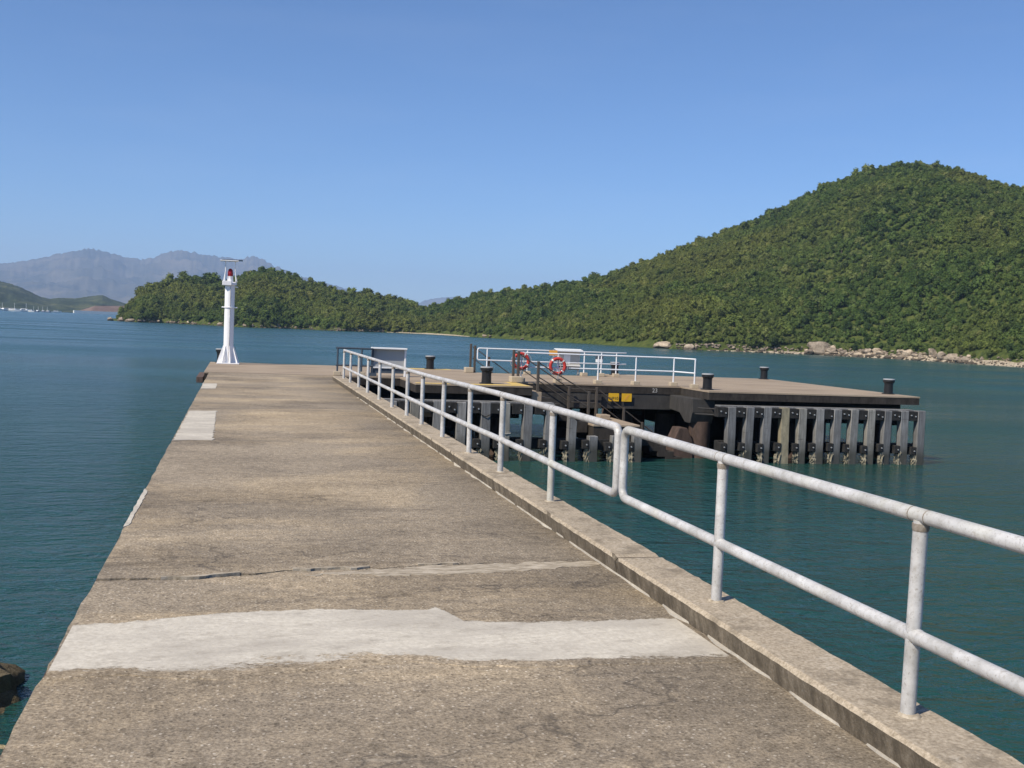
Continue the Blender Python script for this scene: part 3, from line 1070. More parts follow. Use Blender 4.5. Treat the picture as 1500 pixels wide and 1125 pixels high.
for a, b in zip(joints[:-1], joints[1:]):
    g = 0.008
    n = max(2, int((b - a) / 0.06))
    prof = [(KX0 + 0.018, 0.001), (KX0 - 0.002, 0.112), (KX0 + 0.018, 0.132), (KX1 - 0.02, 0.132), (KX1, 0.112), (KX1, -0.498 + 0.5)]
    vs, fs = [], []
    for i in range(n + 1):
        y = a + g + (b - a - 2 * g) * i / n
        e = 0.012 if i in (0, n) else 0.0
        for q, (px, pz) in enumerate(prof):
            k = noise.noise(Vector((y * 4.3, q * 3.1, 2)))
            k2 = noise.noise(Vector((y * 13.3, q * 0.6, 9)))
            up = q in (1, 2, 3, 4)
            vs.append((px + 0.007 * k, y, pz + (0.006 * k2 - e if up else 0.0)))
    m_ = len(prof)
    for i in range(n):
        for q in range(m_ - 1):
            fs.append((i * m_ + q, i * m_ + q + 1, (i + 1) * m_ + q + 1, (i + 1) * m_ + q))
    fs.append(tuple(range(m_ - 1, -1, -1)))
    fs.append(tuple(n * m_ + q for q in range(m_)))
    MB().add(vs, fs).build('kerb_block', M['kerb'], pier)


def patch(name, outline, m, z=0.005, seed=0, step=0.05, amp=0.03):
    return MB().prism(jagged(outline, step, amp, seed, True), -0.02, z).build(name, m, pier)


UPX = [-0.84, -0.55, -0.22, 0.23, 0.63, 0.86, 1.12, 1.19, 1.24, 1.30, 1.69, 2.19, 2.6]
UPY = [6.10, 6.13, 6.24, 6.31, 6.30, 6.25, 6.22, 6.28, 6.17, 5.97, 5.90, 5.89, 5.90]
LOX = [-0.84, -0.52, -0.25, 0.01, 0.2, 0.5, 0.89, 1.13, 1.5, 1.94, 2.6]
LOY = [5.28, 5.32, 5.23, 5.19, 5.24, 5.30, 5.35, 5.25, 5.19, 5.18, 5.14]
bxs = np.arange(-0.826, 2.592, 0.018)
P = np.zeros((72, len(bxs), 3))
cov = np.zeros((72, len(bxs)))
for j, x in enumerate(bxs):
    yu = float(np.interp(x, UPX, UPY)) + 0.02 * nz(x * 9, 2.0) + 0.012 * nz(x * 27, 5.0)
    yl = float(np.interp(x, LOX, LOY)) + 0.02 * nz(x * 8, 9.0) + 0.012 * nz(x * 25, 7.0)
    soft = 0.12 + 0.42 * max(0.0, 1 - abs(x - 0.25) / 0.8)
    for i in range(72):
        y = yl - 0.10 + (yu + 0.05 - yl + 0.10) * i / 71
        P[i, j] = (x, y, 0.0045 if 0 < i < 71 else -0.01)
        du, dl = (yu - y) / 0.07, (y - yl) / soft
        cov[i, j] = max(0.0, min(1.0, 0.40 + 0.6 * min(du, dl)))
p = grid_object('mortar_patch', P - np.array((0, 0, -0.6)), M['band_mortar'], False)
p.parent = pier
at_ = p.data.attributes.new('cov', 'FLOAT', 'POINT')
at_.data.foreach_set('value', cov.reshape(-1).tolist())
p['label'] = 'pale mortar band running across the whole deck'
p = patch('mortar_patch', [(-0.82, 15.07), (-0.31, 15.13), (-0.36, 19.82), (-0.82, 19.72)], M['mortar'], 0.006, 2, 0.1, 0.05)
p['label'] = 'pale rectangular mortar patch at the left edge'
p = patch('mortar_patch', [(-0.83, 25.8), (-0.5, 25.9), (-0.5, 27.84), (-0.83, 27.71)], M['mortar'], 0.006, 4, 0.2, 0.03)
p['label'] = 'small pale mortar patch near the white beacon'
patch('mortar_patch', [(-0.845, 10.85), (-0.805, 10.69), (-0.81, 8.96), (-0.848, 8.9)], M['mortar'], 0.005, 5, 0.1, 0.012)
# thin mortar smears along the joint and the fillet at the foot of the kerb
M['smear'] = None
t = NT('thin_mortar_smear')
f = t.noise(16, 6, 0.75, (0.4, 1.3, 1))
c = t.ramp(f, [(0.36, (0.20, 0.165, 0.12)), (0.52, (0.40, 0.345, 0.265)), (0.68, (0.56, 0.50, 0.41))])
M['smear'] = t.base(c, 0.92, normal=t.bump(f, 0.5, 0.006), spec=0.2)
patch('joint_mortar', [(0.44, 7.17), (0.73, 7.25), (1.42, 7.37), (2.03, 7.41), (2.58, 7.46), (2.56, 7.32), (2.14, 7.22), (1.61, 7.12), (1.16, 7.10)], M['smear'], 0.003, 6, 0.04, 0.07)
for a, b in ((9, 22), (30, 44), (52, 60)):
    seg = far[a:b]
    MB().prism([(x, y - 0.004) for x, y in seg] + [(x, y + 0.02 + 0.05 * abs(noise.noise(Vector((x * 7, 2, 1))))) for x, y in seg][::-1], -0.02, 0.010).build('joint_lip', M['smear'], pier)
fy = np.arange(2.0, 24, 0.07)
fl = [(KX0 + 0.03, y) for y in fy] + [(KX0 + 0.010 - 0.045 * noise.noise(Vector((y * 3.1, 5, 0))), y) for y in fy[::-1]]
MB().prism(fl, -0.02, 0.012).build('mortar_fillet', M['mortar'], pier)
# ------------------------------------------------------------------ landing head
head = thing('pier_landing', (10, 35.7, -0.6), 'long concrete landing stage across the end of the pier, its near side stained black', 'landing stage')
outl = [(-1.0, 33.62), (4.95, 33.62), (4.95, 30.5), (8.45, 30.5), (8.45, 32.7), (14.1, 32.7), (14.1, 30.5), (21.55, 30.5), (21.55, 41.0), (14.1, 41.0), (14.1, 38.7), (8.45, 38.7), (8.45, 41.0), (-1.0, 41.0)]
MB().prism(outl, -0.045, 0.0).build('deck_slab', M['head'], head)
inn = 0.012


def inset(poly, k):
    n = len(poly)
    out = []
    A = sum(poly[i][0] * poly[(i + 1) % n][1] - poly[(i + 1) % n][0] * poly[i][1] for i in range(n))
    sg = 1 if A > 0 else -1
    for i in range(n):
        a, b, c = Vector(poly[i - 1]), Vector(poly[i]), Vector(poly[(i + 1) % n])
        d1, d2 = (b - a).normalized(), (c - b).normalized()
        n1, n2 = Vector((-d1.y, d1.x)) * sg, Vector((-d2.y, d2.x)) * sg
        out.append(tuple(b + (n1 + n2) * k))
    return out


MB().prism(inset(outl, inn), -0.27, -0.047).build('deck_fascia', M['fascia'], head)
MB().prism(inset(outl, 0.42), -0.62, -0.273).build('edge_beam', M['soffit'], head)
# crossbeams, capitals and piles
MB().box(8.47, 14.2, 32.73, 33.1, -0.78, -0.275).build('crossbeam', M['beam'], head, bevel=0.015)
MB().box(8.47, 14.2, 38.3, 38.66, -0.78, -0.275).build('crossbeam', M['beam'], head, bevel=0.015)
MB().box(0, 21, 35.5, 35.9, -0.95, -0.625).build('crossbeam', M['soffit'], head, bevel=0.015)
MB().extr([(30.9, -0.275), (33.0, -0.275), (33.0, -0.72), (31.9, -0.78), (31.45, -1.05), (31.05, -1.05), (30.9, -0.7)], 'x', 13.75, 14.5).build('haunch', M['beam'], head, bevel=0.015)
for (x, y) in [(1.2, 35), (1.2, 39.5), (4.6, 34.6), (4.6, 39.6), (7.9, 34.2), (7.9, 37.4), (7.9, 40), (11.0, 35.7), (12.6, 34.0), (12.6, 37.6), (14.2, 31.3), (14.3, 34.4), (14.3, 37.2), (14.3, 40), (17.6, 31.6), (17.6, 35.7), (17.6, 39.8), (20.9, 31.6), (20.9, 35.7), (20.9, 39.8), (7.7, 31.5), (5.6, 31.4)]:
    MB().lathe([(0.34, -7), (0.34, -1.0)], (x, y), 20).build('pile', M['pile'], head, True)
    if (x, y) != (14.2, 31.3):
        MB().box(x - 0.5, x + 0.5, y - 0.5, y + 0.5, -0.998, -0.63).build('pile_cap', M['soffit'], head)
for x in (1.2, 4.6, 7.9, 14.3, 17.6, 20.9):
    MB().box(x - 0.3, x + 0.3, 33.9, 40.6, -0.95, -0.626).build('crossbeam', M['soffit'], head)
MB().box(15.0, 21.2, 30.9, 31.3, -0.95, -0.626).build('crossbeam', M['soffit'], head)
# added beams that close off the openings and darken the underside
MB().box(7.2, 7.5, 31.3, 40.3, -1.5, -0.97).build('added_shade_beam', M['soffit'], head)
MB().box(14.7, 15.0, 31.9, 40.3, -1.5, -0.97).build('added_shade_beam', M['soffit'], head)
MB().box(15.2, 21.0, 35.9, 36.2, -2.4, -0.97).build('added_shade_beam', M['soffit'], head)
MB().box(1.5, 7.0, 36.0, 36.3, -1.75, -0.97).build('added_shade_beam', M['soffit'], head)
# base block with sloping lit face beside the stained pile
MB().extr([(13.22, -1.6), (13.40, -1.2), (13.66, -1.2), (13.86, -1.6), (13.9, -2.5), (13.2, -2.5)], 'y', 31.0, 31.6).build('base_block', M['pile'], head, bevel=0.02)
# small ledge of the landing's lower beam showing at the left
MB().box(-1.22, -1.02, 33.7, 36.5, -0.34, -0.16).build('side_ledge', M['edge'], head, bevel=0.006)
MB().prism(jagged([(5.0, 30.54), (8.40, 30.54), (8.40, 31.25), (7.7, 31.1), (6.9, 31.0), (5.0, 30.9)], 0.15, 0.06, 12, True), -0.02, 0.004).build('yellow_edge_marking', M['ypaint'], head)
MB().prism(jagged([(8.0, 31.2), (8.4, 31.2), (8.41, 32.6), (8.1, 32.5)], 0.15, 0.06, 13, True), -0.02, 0.0045).build('yellow_edge_marking', M['ypaint'], head)
MB().prism(jagged([(5.0, 40.2), (7.9, 40.2), (7.9, 40.9), (5.0, 40.9)], 0.15, 0.06, 14, True), -0.02, 0.004).build('yellow_edge_marking', M['ypaint'], head)


def text(body, size, loc, rot, m, parent, name):
    cu = bpy.data.curves.new(name, 'FONT')
    cu.body = body
    cu.size = size
    cu.extrude = 0.002
    cu.align_x = 'CENTER'
    cu.align_y = 'CENTER'
    tmp = bpy.data.objects.new(name, cu)
    me = bpy.data.meshes.new_from_object(tmp)
    me.materials.clear()
    me.materials.append(m)
    bpy.data.objects.remove(tmp)
    off = OFF.get(parent.name, (0, 0, 0))
    o = bpy.data.objects.new(name, me)
    COL.objects.link(o)
    o.parent = parent
    o.location = (loc[0] - off[0], loc[1] - off[1], loc[2] - off[2])
    o.rotation_euler = rot
    return o


text('23', 0.19, (13.2, 32.7, -0.155), (R(90), 0, 0), M['chalk'], head, 'painted_number')
# landing steps: an upper flight, a half landing and a lower flight into the water
for k in range(6):
    z = -0.17 * (k + 1)
    x = 8.47 + 0.29 * k
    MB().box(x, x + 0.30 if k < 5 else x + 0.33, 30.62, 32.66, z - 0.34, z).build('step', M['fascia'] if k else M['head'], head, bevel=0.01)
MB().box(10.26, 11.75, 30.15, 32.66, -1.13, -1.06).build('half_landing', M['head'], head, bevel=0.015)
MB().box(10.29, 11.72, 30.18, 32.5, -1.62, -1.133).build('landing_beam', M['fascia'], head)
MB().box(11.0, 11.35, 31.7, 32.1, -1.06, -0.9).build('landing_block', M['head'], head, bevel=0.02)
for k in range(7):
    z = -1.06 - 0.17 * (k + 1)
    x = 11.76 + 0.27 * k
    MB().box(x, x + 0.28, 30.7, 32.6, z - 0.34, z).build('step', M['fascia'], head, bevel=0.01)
for k in range(6):
    z = -0.17 * (k + 1)
    x = 8.47 + 0.29 * k
    MB().box(x, x + 0.30, 38.74, 40.9, z - 0.34, z).build('step', M['fascia'], head, bevel=0.01)
MB().box(10.26, 11.75, 38.74, 41.2, -1.16, -1.06).build('half_landing', M['head'], head, bevel=0.015)

# ------------------------------------------------------------------ timber fenders
post_mb = MB().box(-0.135, 0.135, -0.12, 0.12, -2.8, 0)
post_me = post_mb.mesh('fender_post', M['timber'], bevel=0.014)
short_me = MB().box(-0.135, 0.135, -0.12, 0.12, -1.9, 0).mesh('fender_post', M['timber'], bevel=0.014)
slant = MB().extr([(-0.12, -2.6), (0.12, -2.6), (0.12, -0.14), (-0.02, 0.0), (-0.12, -0.02)], 'y', -0.12, 0.12)
slant_me = slant.mesh('fender_post', M['timber'], bevel=0.012)
block_me = MB().box(-0.17, 0.17, -0.14, 0.14, -0.15, 0.15).mesh('fender_block', M['block'], bevel=0.012)
lblock_me = MB().box(-0.11, 0.11, -0.13, 0.13, -0.13, 0.13).mesh('fender_block', M['block'], bevel=0.02)
bolt_me = MB().extr([(0.022 * math.cos(a), 0.022 * math.sin(a)) for a in np.arange(0, 6.28, 1.05)], 'y', -0.03, 0.02).mesh('bolt', M['bolt'])
barn_me = [MB().blob((0, 0, 0), 0.13, 3, 0.75, 3.2, k + 3, (0.62, 0.75, 1.9)).mesh('barnacle_crust', M['barnacle']) for k in range(3)]


def fender(label, xs, top, kinds, x0, x1):
    f = thing('timber_fender', (xs[0], 30.05, WATER), label, 'pier fender', 'timber fenders along the landing')
    for i, (x, k) in enumerate(zip(xs, kinds)):
        rot = (rng.uniform(-.014, .014), rng.uniform(-.016, .016), rng.uniform(-.07, .07))
        if k == 's':
            place('fender_post', short_me, f, (x, 30.0, -1.36 + rng.uniform(-.03, .03)), rot)
        elif k == 'c':
            place('fender_post', slant_me, f, (x, 30.0, -0.82), rot)
        else:
            place('fender_post', post_me, f, (x, 30.0 + rng.uniform(-.015, .015), top + rng.uniform(-.03, .015)), rot)
            b = place('fender_block', block_me, f, (x - 0.31, 30.03, top - 0.175))
            for bx, bz in ((-0.07, 0.03), (0.09, rng.uniform(-.06, 0.0)))[int(rng.random() < 0.55):]:
                o = bpy.data.objects.new('bolt', bolt_me)
                COL.objects.link(o)
                o.parent = b
                o.location = (bx, -0.142, bz)
        b = place('fender_block', lblock_me, f, (x - 0.22 + rng.uniform(-.02, .02), 30.0, -1.66 + rng.uniform(-.05, .04)), (0, rng.uniform(-.08, .08), rng.uniform(-.1, .1)))
        o = bpy.data.objects.new('bolt', bolt_me)
        COL.objects.link(o)
        o.parent = b
        o.location = (0.02, -0.134, 0.0)
        place('barnacle_crust', barn_me[i % 3], f, (x - 0.16, 29.97, -2.0), (0, 0, rng.uniform(-.4, .4)), (rng.uniform(.8, 1.2), 1.0, rng.uniform(.7, 1.15)))
    tops = [x for x, k in zip(xs, kinds) if k == 'p']
    MB().box(x0, x1, 30.19, 30.42, top - 0.34, top - 0.03).build('waling', M['block'], f, bevel=0.01)
    MB().box(x0, x1, 30.10, 30.46, top - 0.028, top + 0.012).build('cap_plank', M['timber'], f, bevel=0.006)
    MB().box(x0, xs[-1] + 0.2, 30.135, 30.4, -1.82, -1.5).build('waling', M['block'], f, bevel=0.01)
    for x in (x0 + 0.4, (x0 + x1) / 2, x1 - 0.4):
        MB().box(x - 0.1, x + 0.1, 30.42, 30.95, top - 0.30, top - 0.06).build('bracket', M['block'], f)
    MB().tube([(x0 - 0.5, 30.6, top - 0.12), (x0 + 0.1, 30.35, top - 0.12)], 0.025, 8).build('tie_bar', M['beam'], f)
    MB().tube([(x0 - 0.6, 30.6, top - 0.30), (x0 + 0.1, 30.35, top - 0.30)], 0.03, 8).build('tie_bar', M['beam'], f)
    return f


fender('row of twelve grey timber posts under the right end of the landing', [14.62 + 0.6 * i for i in range(12)], -0.42, 'p' * 12, 14.3, 21.1)
fR = [o for o in COL.objects if o.name.startswith('fender_post')]
yp = fR[3]
yp.data = post_me.copy()
yp.data.materials[0] = M['yellowpost']
yp['label'] = 'fender post with a yellow painted edge'
fL = fender('row of grey timber posts behind the pier railing, ending in short posts by the steps', [4.22, 4.86, 5.53, 6.22, 6.92, 7.50, 8.18, 8.86, 9.55, 10.20, 10.92, 11.60], -0.46, 'ppppppppcsss', 4.0, 9.0)
# old rope round one post
MB().tube([(7.36, 29.86, -1.25), (7.5, 29.85, -1.36), (7.66, 29.86, -1.34), (7.68, 30.0, -1.3)], 0.014, 6).build('rope', M['rope'], fL)
MB().tube([(6.78, 29.86, -0.82), (6.92, 29.85, -0.87), (7.06, 29.86, -0.80), (7.1, 30.1, -0.75)], 0.012, 6).build('rope', M['block'], fL)


# ------------------------------------------------------------------ railings of the pier
def top_z(y):
    return float(np.interp(y, [3, 8, 11.2, 13, 16.5, 30], [0.985, 0.985, 0.975, 0.955, 0.918, 0.905]))


def mid_z(y):
    return float(np.interp(y, [3, 8, 11.2, 13, 16.5, 30], [0.475, 0.478, 0.485, 0.47, 0.452, 0.435]))


RX = 2.79


def arc(y0, z0, y1, z1, r, sgn):
    """rounded hand over from rail height z0 to z1 at y0, bulging to sgn"""
    out = []
    for k in range(7):
        a = R(90 - 15 * k)
        out.append((RX, y0 + sgn * r * math.cos(a), z0 - r + r * math.sin(a)))
    for k in range(7):
        a = R(-15 * k)
        out.append((RX, y0 + sgn * r * math.cos(a), z1 + r + r * math.sin(a)))
    return out


def pier_rail(label, ys, loop_y, sgn, far_end):
    r = thing('pier_railing', (RX, loop_y, 0.13), label, 'railing', 'railings on the pier kerb')
    rr = 0.036
    for y in ys:
        lean = rng.uniform(-0.012, 0.012)
        z1 = top_z(y) - 0.02
        pm = MB().tube([(RX + rng.uniform(-.006, .006), y + lean, 0.125), (RX, y, z1)], 0.0315, 14)
        po = pm.build('post', M['galv'], r, True)
        MB().tube([(RX, y - 0.042, mid_z(y)), (RX, y - 0.034, mid_z(y) ), (RX, y + 0.034, mid_z(y)), (RX, y + 0.042, mid_z(y))], [0.031, 0.0345, 0.0345, 0.031], 14).build('weld_collar', M['galv'], po, True)
        MB().lathe([(0.0325, z1 - 0.045), (0.036, z1 - 0.03), (0.036, z1 - 0.012)], (RX, y), 12).build('weld_bead', M['weld'], po, True)
        for q in (-0.055, 0.052):
            MB().tube([(RX, y + q, top_z(y + q)), (RX, y + q + 0.006, top_z(y + q + 0.006))], 0.0325, 14).build('pipe_joint', M['weld'], po, True)
        MB().lathe([(0.052, 0.128), (0.047, 0.137), (0.037, 0.142)], (RX, y), 12).build('base_mortar', M['smear'], po, True)
    e = far_end
    n = 16
    yy = [loop_y + (e - loop_y) * i / n for i in range(n + 1)]
    top = [(RX, y, top_z(y)) for y in yy]
    mid = [(RX, y, mid_z(y)) for y in yy]
    y0 = loop_y - sgn * 0.075
    path = top[::-1][:-1] + arc(y0, top_z(loop_y), y0, mid_z(loop_y), 0.075, sgn) + mid[1:]
    MB().tube(path, 0.0315, 14).build('rail_loop', M['galv'], r, True)
    return r


pier_rail('near galvanised railing on the kerb, running out of the picture on the right', [5.79, 3.89, 1.9, -0.1, -2.1, -4.1], 7.455, 1, -5.6)
pier_rail('far white galvanised railing on the kerb, twelve posts back to the landing', [9.33, 11.24, 12.94, 14.69, 16.49, 18.03, 19.79, 21.74, 23.76, 25.66, 27.58, 29.39], 7.59, -1, 29.46)

# ------------------------------------------------------------------ bollards
def bollard_parts(root):
    c = OFF[root.name]
    MB().lathe([(0.215, c[2] + 0.0), (0.215, c[2] + 0.025), (0.15, c[2] + 0.035), (0.142, c[2] + 0.28), (0.15, c[2] + 0.37), (0.19, c[2] + 0.40), (0.195, c[2] + 0.474)], (c[0], c[1]), 28).build('body', M['bollard'], root, True)
    MB().lathe([(0.192, c[2] + 0.4755), (0.194, c[2] + 0.498), (0.185, c[2] + 0.508), (0.10, c[2] + 0.514), (0.0001, c[2] + 0.515)], (c[0], c[1]), 28).build('top_plate', M['boltop'], root, True)


BG = 'mooring bollards on the landing'
b0 = thing('bollard', (7.22, 31.3, 0.0), 'black mooring bollard on the near edge beside the yellow marking, close behind the railing', 'bollard', BG)
bollard_parts(b0)
bk = [(o, []) for o in COL.objects if o.parent == b0]
for x, y, lab in ((7.1, 40.45, 'black mooring bollard on the far edge between the grey notice board and the lifebuoys'),
                  (14.42, 31.35, 'black mooring bollard just past the right end of the white guard rail'),
                  (14.55, 40.4, 'black mooring bollard behind the right end of the far guard rail'),
                  (21.2, 40.6, 'black mooring bollard on the far edge towards the right end of the landing'),
                  (21.2, 31.75, 'black mooring bollard at the right-hand corner of the landing above the fender posts'),
                  (-0.62, 40.65, 'black mooring bollard half hidden behind the foot of the white beacon')):
    copy_tree(b0, bk, (x, y, 0), rng.uniform(0, 6), 1.0, lab)

# ------------------------------------------------------------------ beacon
bx, by = -0.36, 39.75
bc = thing('beacon', (bx, by, 0), 'white navigation beacon column with red lantern and solar panel at the pier end', 'beacon')
MB().box(bx - 0.39, bx + 0.39, by - 0.39, by + 0.39, 0.002, 0.045).build('base_plate', M['beacon'], bc, bevel=0.01)
MB().lathe([(0.172, 0.045), (0.172, 2.88)], (bx, by), 36).build('column', M['beacon'], bc, True)
gus = [(0.165, 0.046), (0.385, 0.046), (0.385, 0.08), (0.185, 0.66), (0.165, 0.66)]
for k in range(8):
    a = R(45 * k + 12)
    vs = []
    for s in (-0.009, 0.009):
        for r_, z in gus:
            vs.append((bx + r_ * math.cos(a) - s * math.sin(a), by + r_ * math.sin(a) + s * math.cos(a), z))
    MB().add(vs, [(4, 3, 2, 1, 0), (5, 6, 7, 8, 9)] + [(i, (i + 1) % 5, 5 + (i + 1) % 5, 5 + i) for i in range(5)]).build('gusset', M['beacon'], bc)
MB().lathe([(0.173, 2.80), (0.235, 2.82), (0.235, 2.90), (0.173, 2.93), (0.1, 2.93)], (bx, by), 36).build('top_collar', M['beacon'], bc, True)
MB().lathe([(0.1725, 2.0), (0.205, 2.005), (0.205, 2.035), (0.1725, 2.04)], (bx, by), 36).build('strap', M['beacon'], bc, True)
for s, z in ((1, 2.02), (1, 2.75), (-1, 2.02)):
    MB().tube([(bx + s * 0.19, by - 0.05, z), (bx + s * 0.27, by - 0.06, z)], 0.022, 8).build('lug', M['beacon'], bc, True)
MB().tube([(bx + 0.02, by - 0.185, 0.05), (bx + 0.02, by - 0.185, 1.0), (bx + 0.02, by - 0.185, 2.8)], 0.011, 6).build('cable_pipe', M['galv'], bc, True)
MB().box(bx - 0.27, bx + 0.05, by - 0.26, by + 0.2, 2.80, 2.955).build('bracket_box', M['beacon'], bc, bevel=0.01)
MB().lathe([(0.11, 2.932), (0.10, 3.12), (0.105, 3.13)], (bx, by), 24).build('lantern_base', M['beacon'], bc, True)
MB().lathe([(0.08, 3.132), (0.09, 3.15), (0.092, 3.28), (0.075, 3.36), (0.035, 3.40), (0.001, 3.41)], (bx, by), 24).build('lantern', M['red'], bc, True)
for sx, sy in ((-1, -1), (1, -1), (-1, 1), (1, 1)):
    MB().tube([(bx + sx * 0.20, by + sy * 0.15, 2.93), (bx + sx * 0.17, by + sy * 0.12, 3.3), (bx + sx * 0.165, by + sy * 0.12, 3.66)], 0.014, 8).build('frame_leg', M['beacon'], bc, True)
for sx in (-1, 1):
    MB().tube([(bx + sx * 0.24, by - 0.05, 2.93), (bx + sx * 0.16, by - 0.13, 3.33)], 0.012, 6).build('frame_brace', M['beacon'], bc, True)
MB().box(bx - 0.36, bx + 0.28, by - 0.26, by + 0.26, 3.66, 3.69).build('panel_frame', M['beacon'], bc, bevel=0.005)
MB().box(bx - 0.30, bx + 0.42, by - 0.22, by + 0.3, 3.692, 3.715).build('solar_panel', M['solar'], bc)

# ------------------------------------------------------------------ guard rails, lifebuoys and signs on the landing
plinth_me = MB().box(-0.12, 0.12, -0.12, 0.12, 0.001, 0.13).mesh('plinth', M['plinth'], bevel=0.015)


def guard(label, path_xy, posts, tz=0.93, mz=0.48, loop_start=True, m='whiterail', rad=0.024):
    g = thing('guard_rail', (path_xy[0][0], path_xy[0][1], 0), label, 'railing', 'guard rails on the landing')
    tp = [(x, y, tz) for x, y in path_xy]
    mp = [(x, y, mz) for x, y in path_xy]
    if loop_start:
        x, y = path_xy[0]
        dx, dy = Vector((path_xy[1][0] - x, path_xy[1][1] - y)).normalized()
        r = 0.07
        lp = []
        for k in range(6):
            a = R(90 + 18 * k)
            lp.append((x + dx * (r + r * math.cos(a)), y + dy * (r + r * math.cos(a)), tz - r + r * math.sin(a)))
        for k in range(6):
            a = R(180 + 18 * k)
            lp.append((x + dx * (r + r * math.cos(a)), y + dy * (r + r * math.cos(a)), mz + r + r * math.sin(a)))
        MB().tube(tp[:0:-1] + lp + mp[1:], rad, 10).build('rail_loop', M[m], g, True)
    else:
        MB().tube(tp, rad, 10).build('top_rail', M[m], g, True)
        MB().tube(mp, rad, 10).build('middle_rail', M[m], g, True)
    for x, y in posts:
        MB().tube([(x, y, 0.1), (x, y, tz - 0.01)], rad, 10).build('post', M[m], g, True)
        place('plinth', plinth_me, g, (x, y, 0), (0, 0, rng.uniform(-.1, .1)))
    return g


guard('white guard rail along the near steps, carrying two lifebuoys', [(8.62, 32.95), (13.95, 32.95), (14.28, 32.0)], [(8.72, 32.95), (9.94, 32.95), (11.3, 32.95), (12.6, 32.95), (13.93, 32.95), (14.27, 32.02)])
guard('white guard rail along the far steps in front of the open water', [(8.50, 38.45), (13.90, 38.45), (14.45, 38.9)], [(8.86, 38.45), (10.4, 38.45), (12.62, 38.45), (13.3, 38.45), (13.9, 38.45)], 0.91, 0.48)
guard('dark blue-grey guard rail joining the pier railing to the grey notice board', [(2.95, 33.8), (4.1, 33.8)], [(3.0, 33.8), (3.75, 33.8)], 0.86, 0.32, False, 'slate', 0.03)


def stair_rail(label, pts, posts, y, sub=0.42):
    g = thing('stair_handrail', (pts[0][0], y, 0), label, 'handrail', 'stair handrails of the landing')
    MB().tube([(x, y, z) for x, z in pts], 0.019, 8).build('top_rail', M['rustrail'], g, True)
    MB().tube([(x, y, z - sub) for x, z in pts], 0.017, 8).build('middle_rail', M['rustrail'], g, True)
    for x, z0, z1 in posts:
        MB().box(x - 0.038, x + 0.038, y - 0.038, y + 0.038, z0, z1).build('post', M['rustrail'], g, bevel=0.008)
    return g


g1 = stair_rail('brown rusty handrail on the inner side of the near steps, starting at a cream plinth', [(8.40, 0.93), (8.6, 0.86), (10.25, -0.16), (11.2, -0.16), (13.2, -1.55)],
                [(8.36, 0.0, 1.02), (8.52, 0.0, 0.98), (10.22, -1.05, -0.08), (11.15, -1.05, -0.08), (12.1, -1.6, -0.72), (12.75, -2.2, -1.18)], 32.55)
place('plinth', plinth_me, g1, (8.42, 32.45, 0), (0, 0, 0), (1.5, 1.5, 1.5))
stair_rail('brown rusty handrail on the outer side of the near steps', [(8.66, 0.70), (10.28, -0.18)],
           [(8.66, -0.3, 0.74), (10.28, -1.05, -0.12)], 30.72)
g2 = stair_rail('brown rusty handrail going down the far steps from a pair of dark posts', [(8.38, 0.95), (8.6, 0.80), (10.25, -0.3)],
                [(8.30, 0.0, 1.06), (8.46, 0.0, 1.0), (9.0, -0.3, 0.60), (10.2, -1.0, -0.25)], 38.72)
place('plinth', plinth_me, g2, (8.2, 38.5, 0), (0, 0, 0), (1.3, 1.3, 1.5))


def lifebuoy(label, x, y, z, tilt):
    g = thing('lifebuoy', (x, y, z), label, 'lifebuoy', 'lifebuoys hung on the near guard rail')
    MB().ring((x, y, z), 0.24, 0.053, n=48, m=14).build('ring', M['buoy'], g, True)
    for k in range(4):
        a = R(45 + 90 * k) + tilt
        MB().ring((x, y, z), 0.24, 0.055, a - 0.10, a + 0.10, n=6, m=14).build('band', M['band'], g, True)
    pts_ = []
    for k in range(49):
        a = R(45) + tilt + 2 * math.pi * k / 48
        sag = 0.035 * abs(math.sin(2 * (a - tilt - R(45))))
        pts_.append((x + (0.305 + sag) * math.cos(a), y - 0.01, z + (0.305 + sag) * math.sin(a)))
    MB().tube(pts_, 0.008, 6, False).build('grab_line', M['rope'], g, True)
    MB().tube([(x + 0.03, y - 0.07, z + 0.2), (x + 0.08, y - 0.09, z), (x + 0.02, y - 0.08, z - 0.25), (x - 0.02, y - 0.05, z - 0.42)], 0.012, 6).build('hanging_rope', M['rope'], g, True)
    return g


lifebuoy('red and white lifebuoy at the left end of the guard rail beside the brown post', 8.68, 32.86, 0.66, 0.3)
lifebuoy('red and white lifebuoy hung below the orange sign', 9.90, 32.86, 0.54, 0.0)

# grey notice board seen from behind
nb = thing('notice_board', (4.65, 34.0, 0), 'grey notice board in a white frame at the end of the dark rail', 'notice board')
MB().box(4.14, 5.12, 33.97, 34.0, 0.30, 0.86).build('panel', M['greypanel'], nb)
MB().box(4.06, 5.19, 33.80, 34.06, 0.862, 0.915).build('top_frame', M['white'], nb, bevel=0.01)
MB().box(5.122, 5.18, 33.93, 34.03, 0.0, 0.86).build('post', M['white'], nb, bevel=0.008)
MB().extr([(33.80, 0.86), (34.04, 0.86), (34.04, 0.10), (33.95, 0.10), (33.93, 0.45)], 'x', 4.07, 4.138).build('side_plate', M['slate'], nb)
MB().box(4.14, 5.12, 33.94, 34.03, 0.255, 0.298).build('bottom_frame', M['white'], nb)
MB().box(4.10, 5.12, 33.98, 34.02, 0.10, 0.252).build('skirt_panel', M['slate'], nb)
MB().box(4.02, 4.24, 33.86, 34.06, 0.0, 0.10).build('foot', M['slate'], nb)

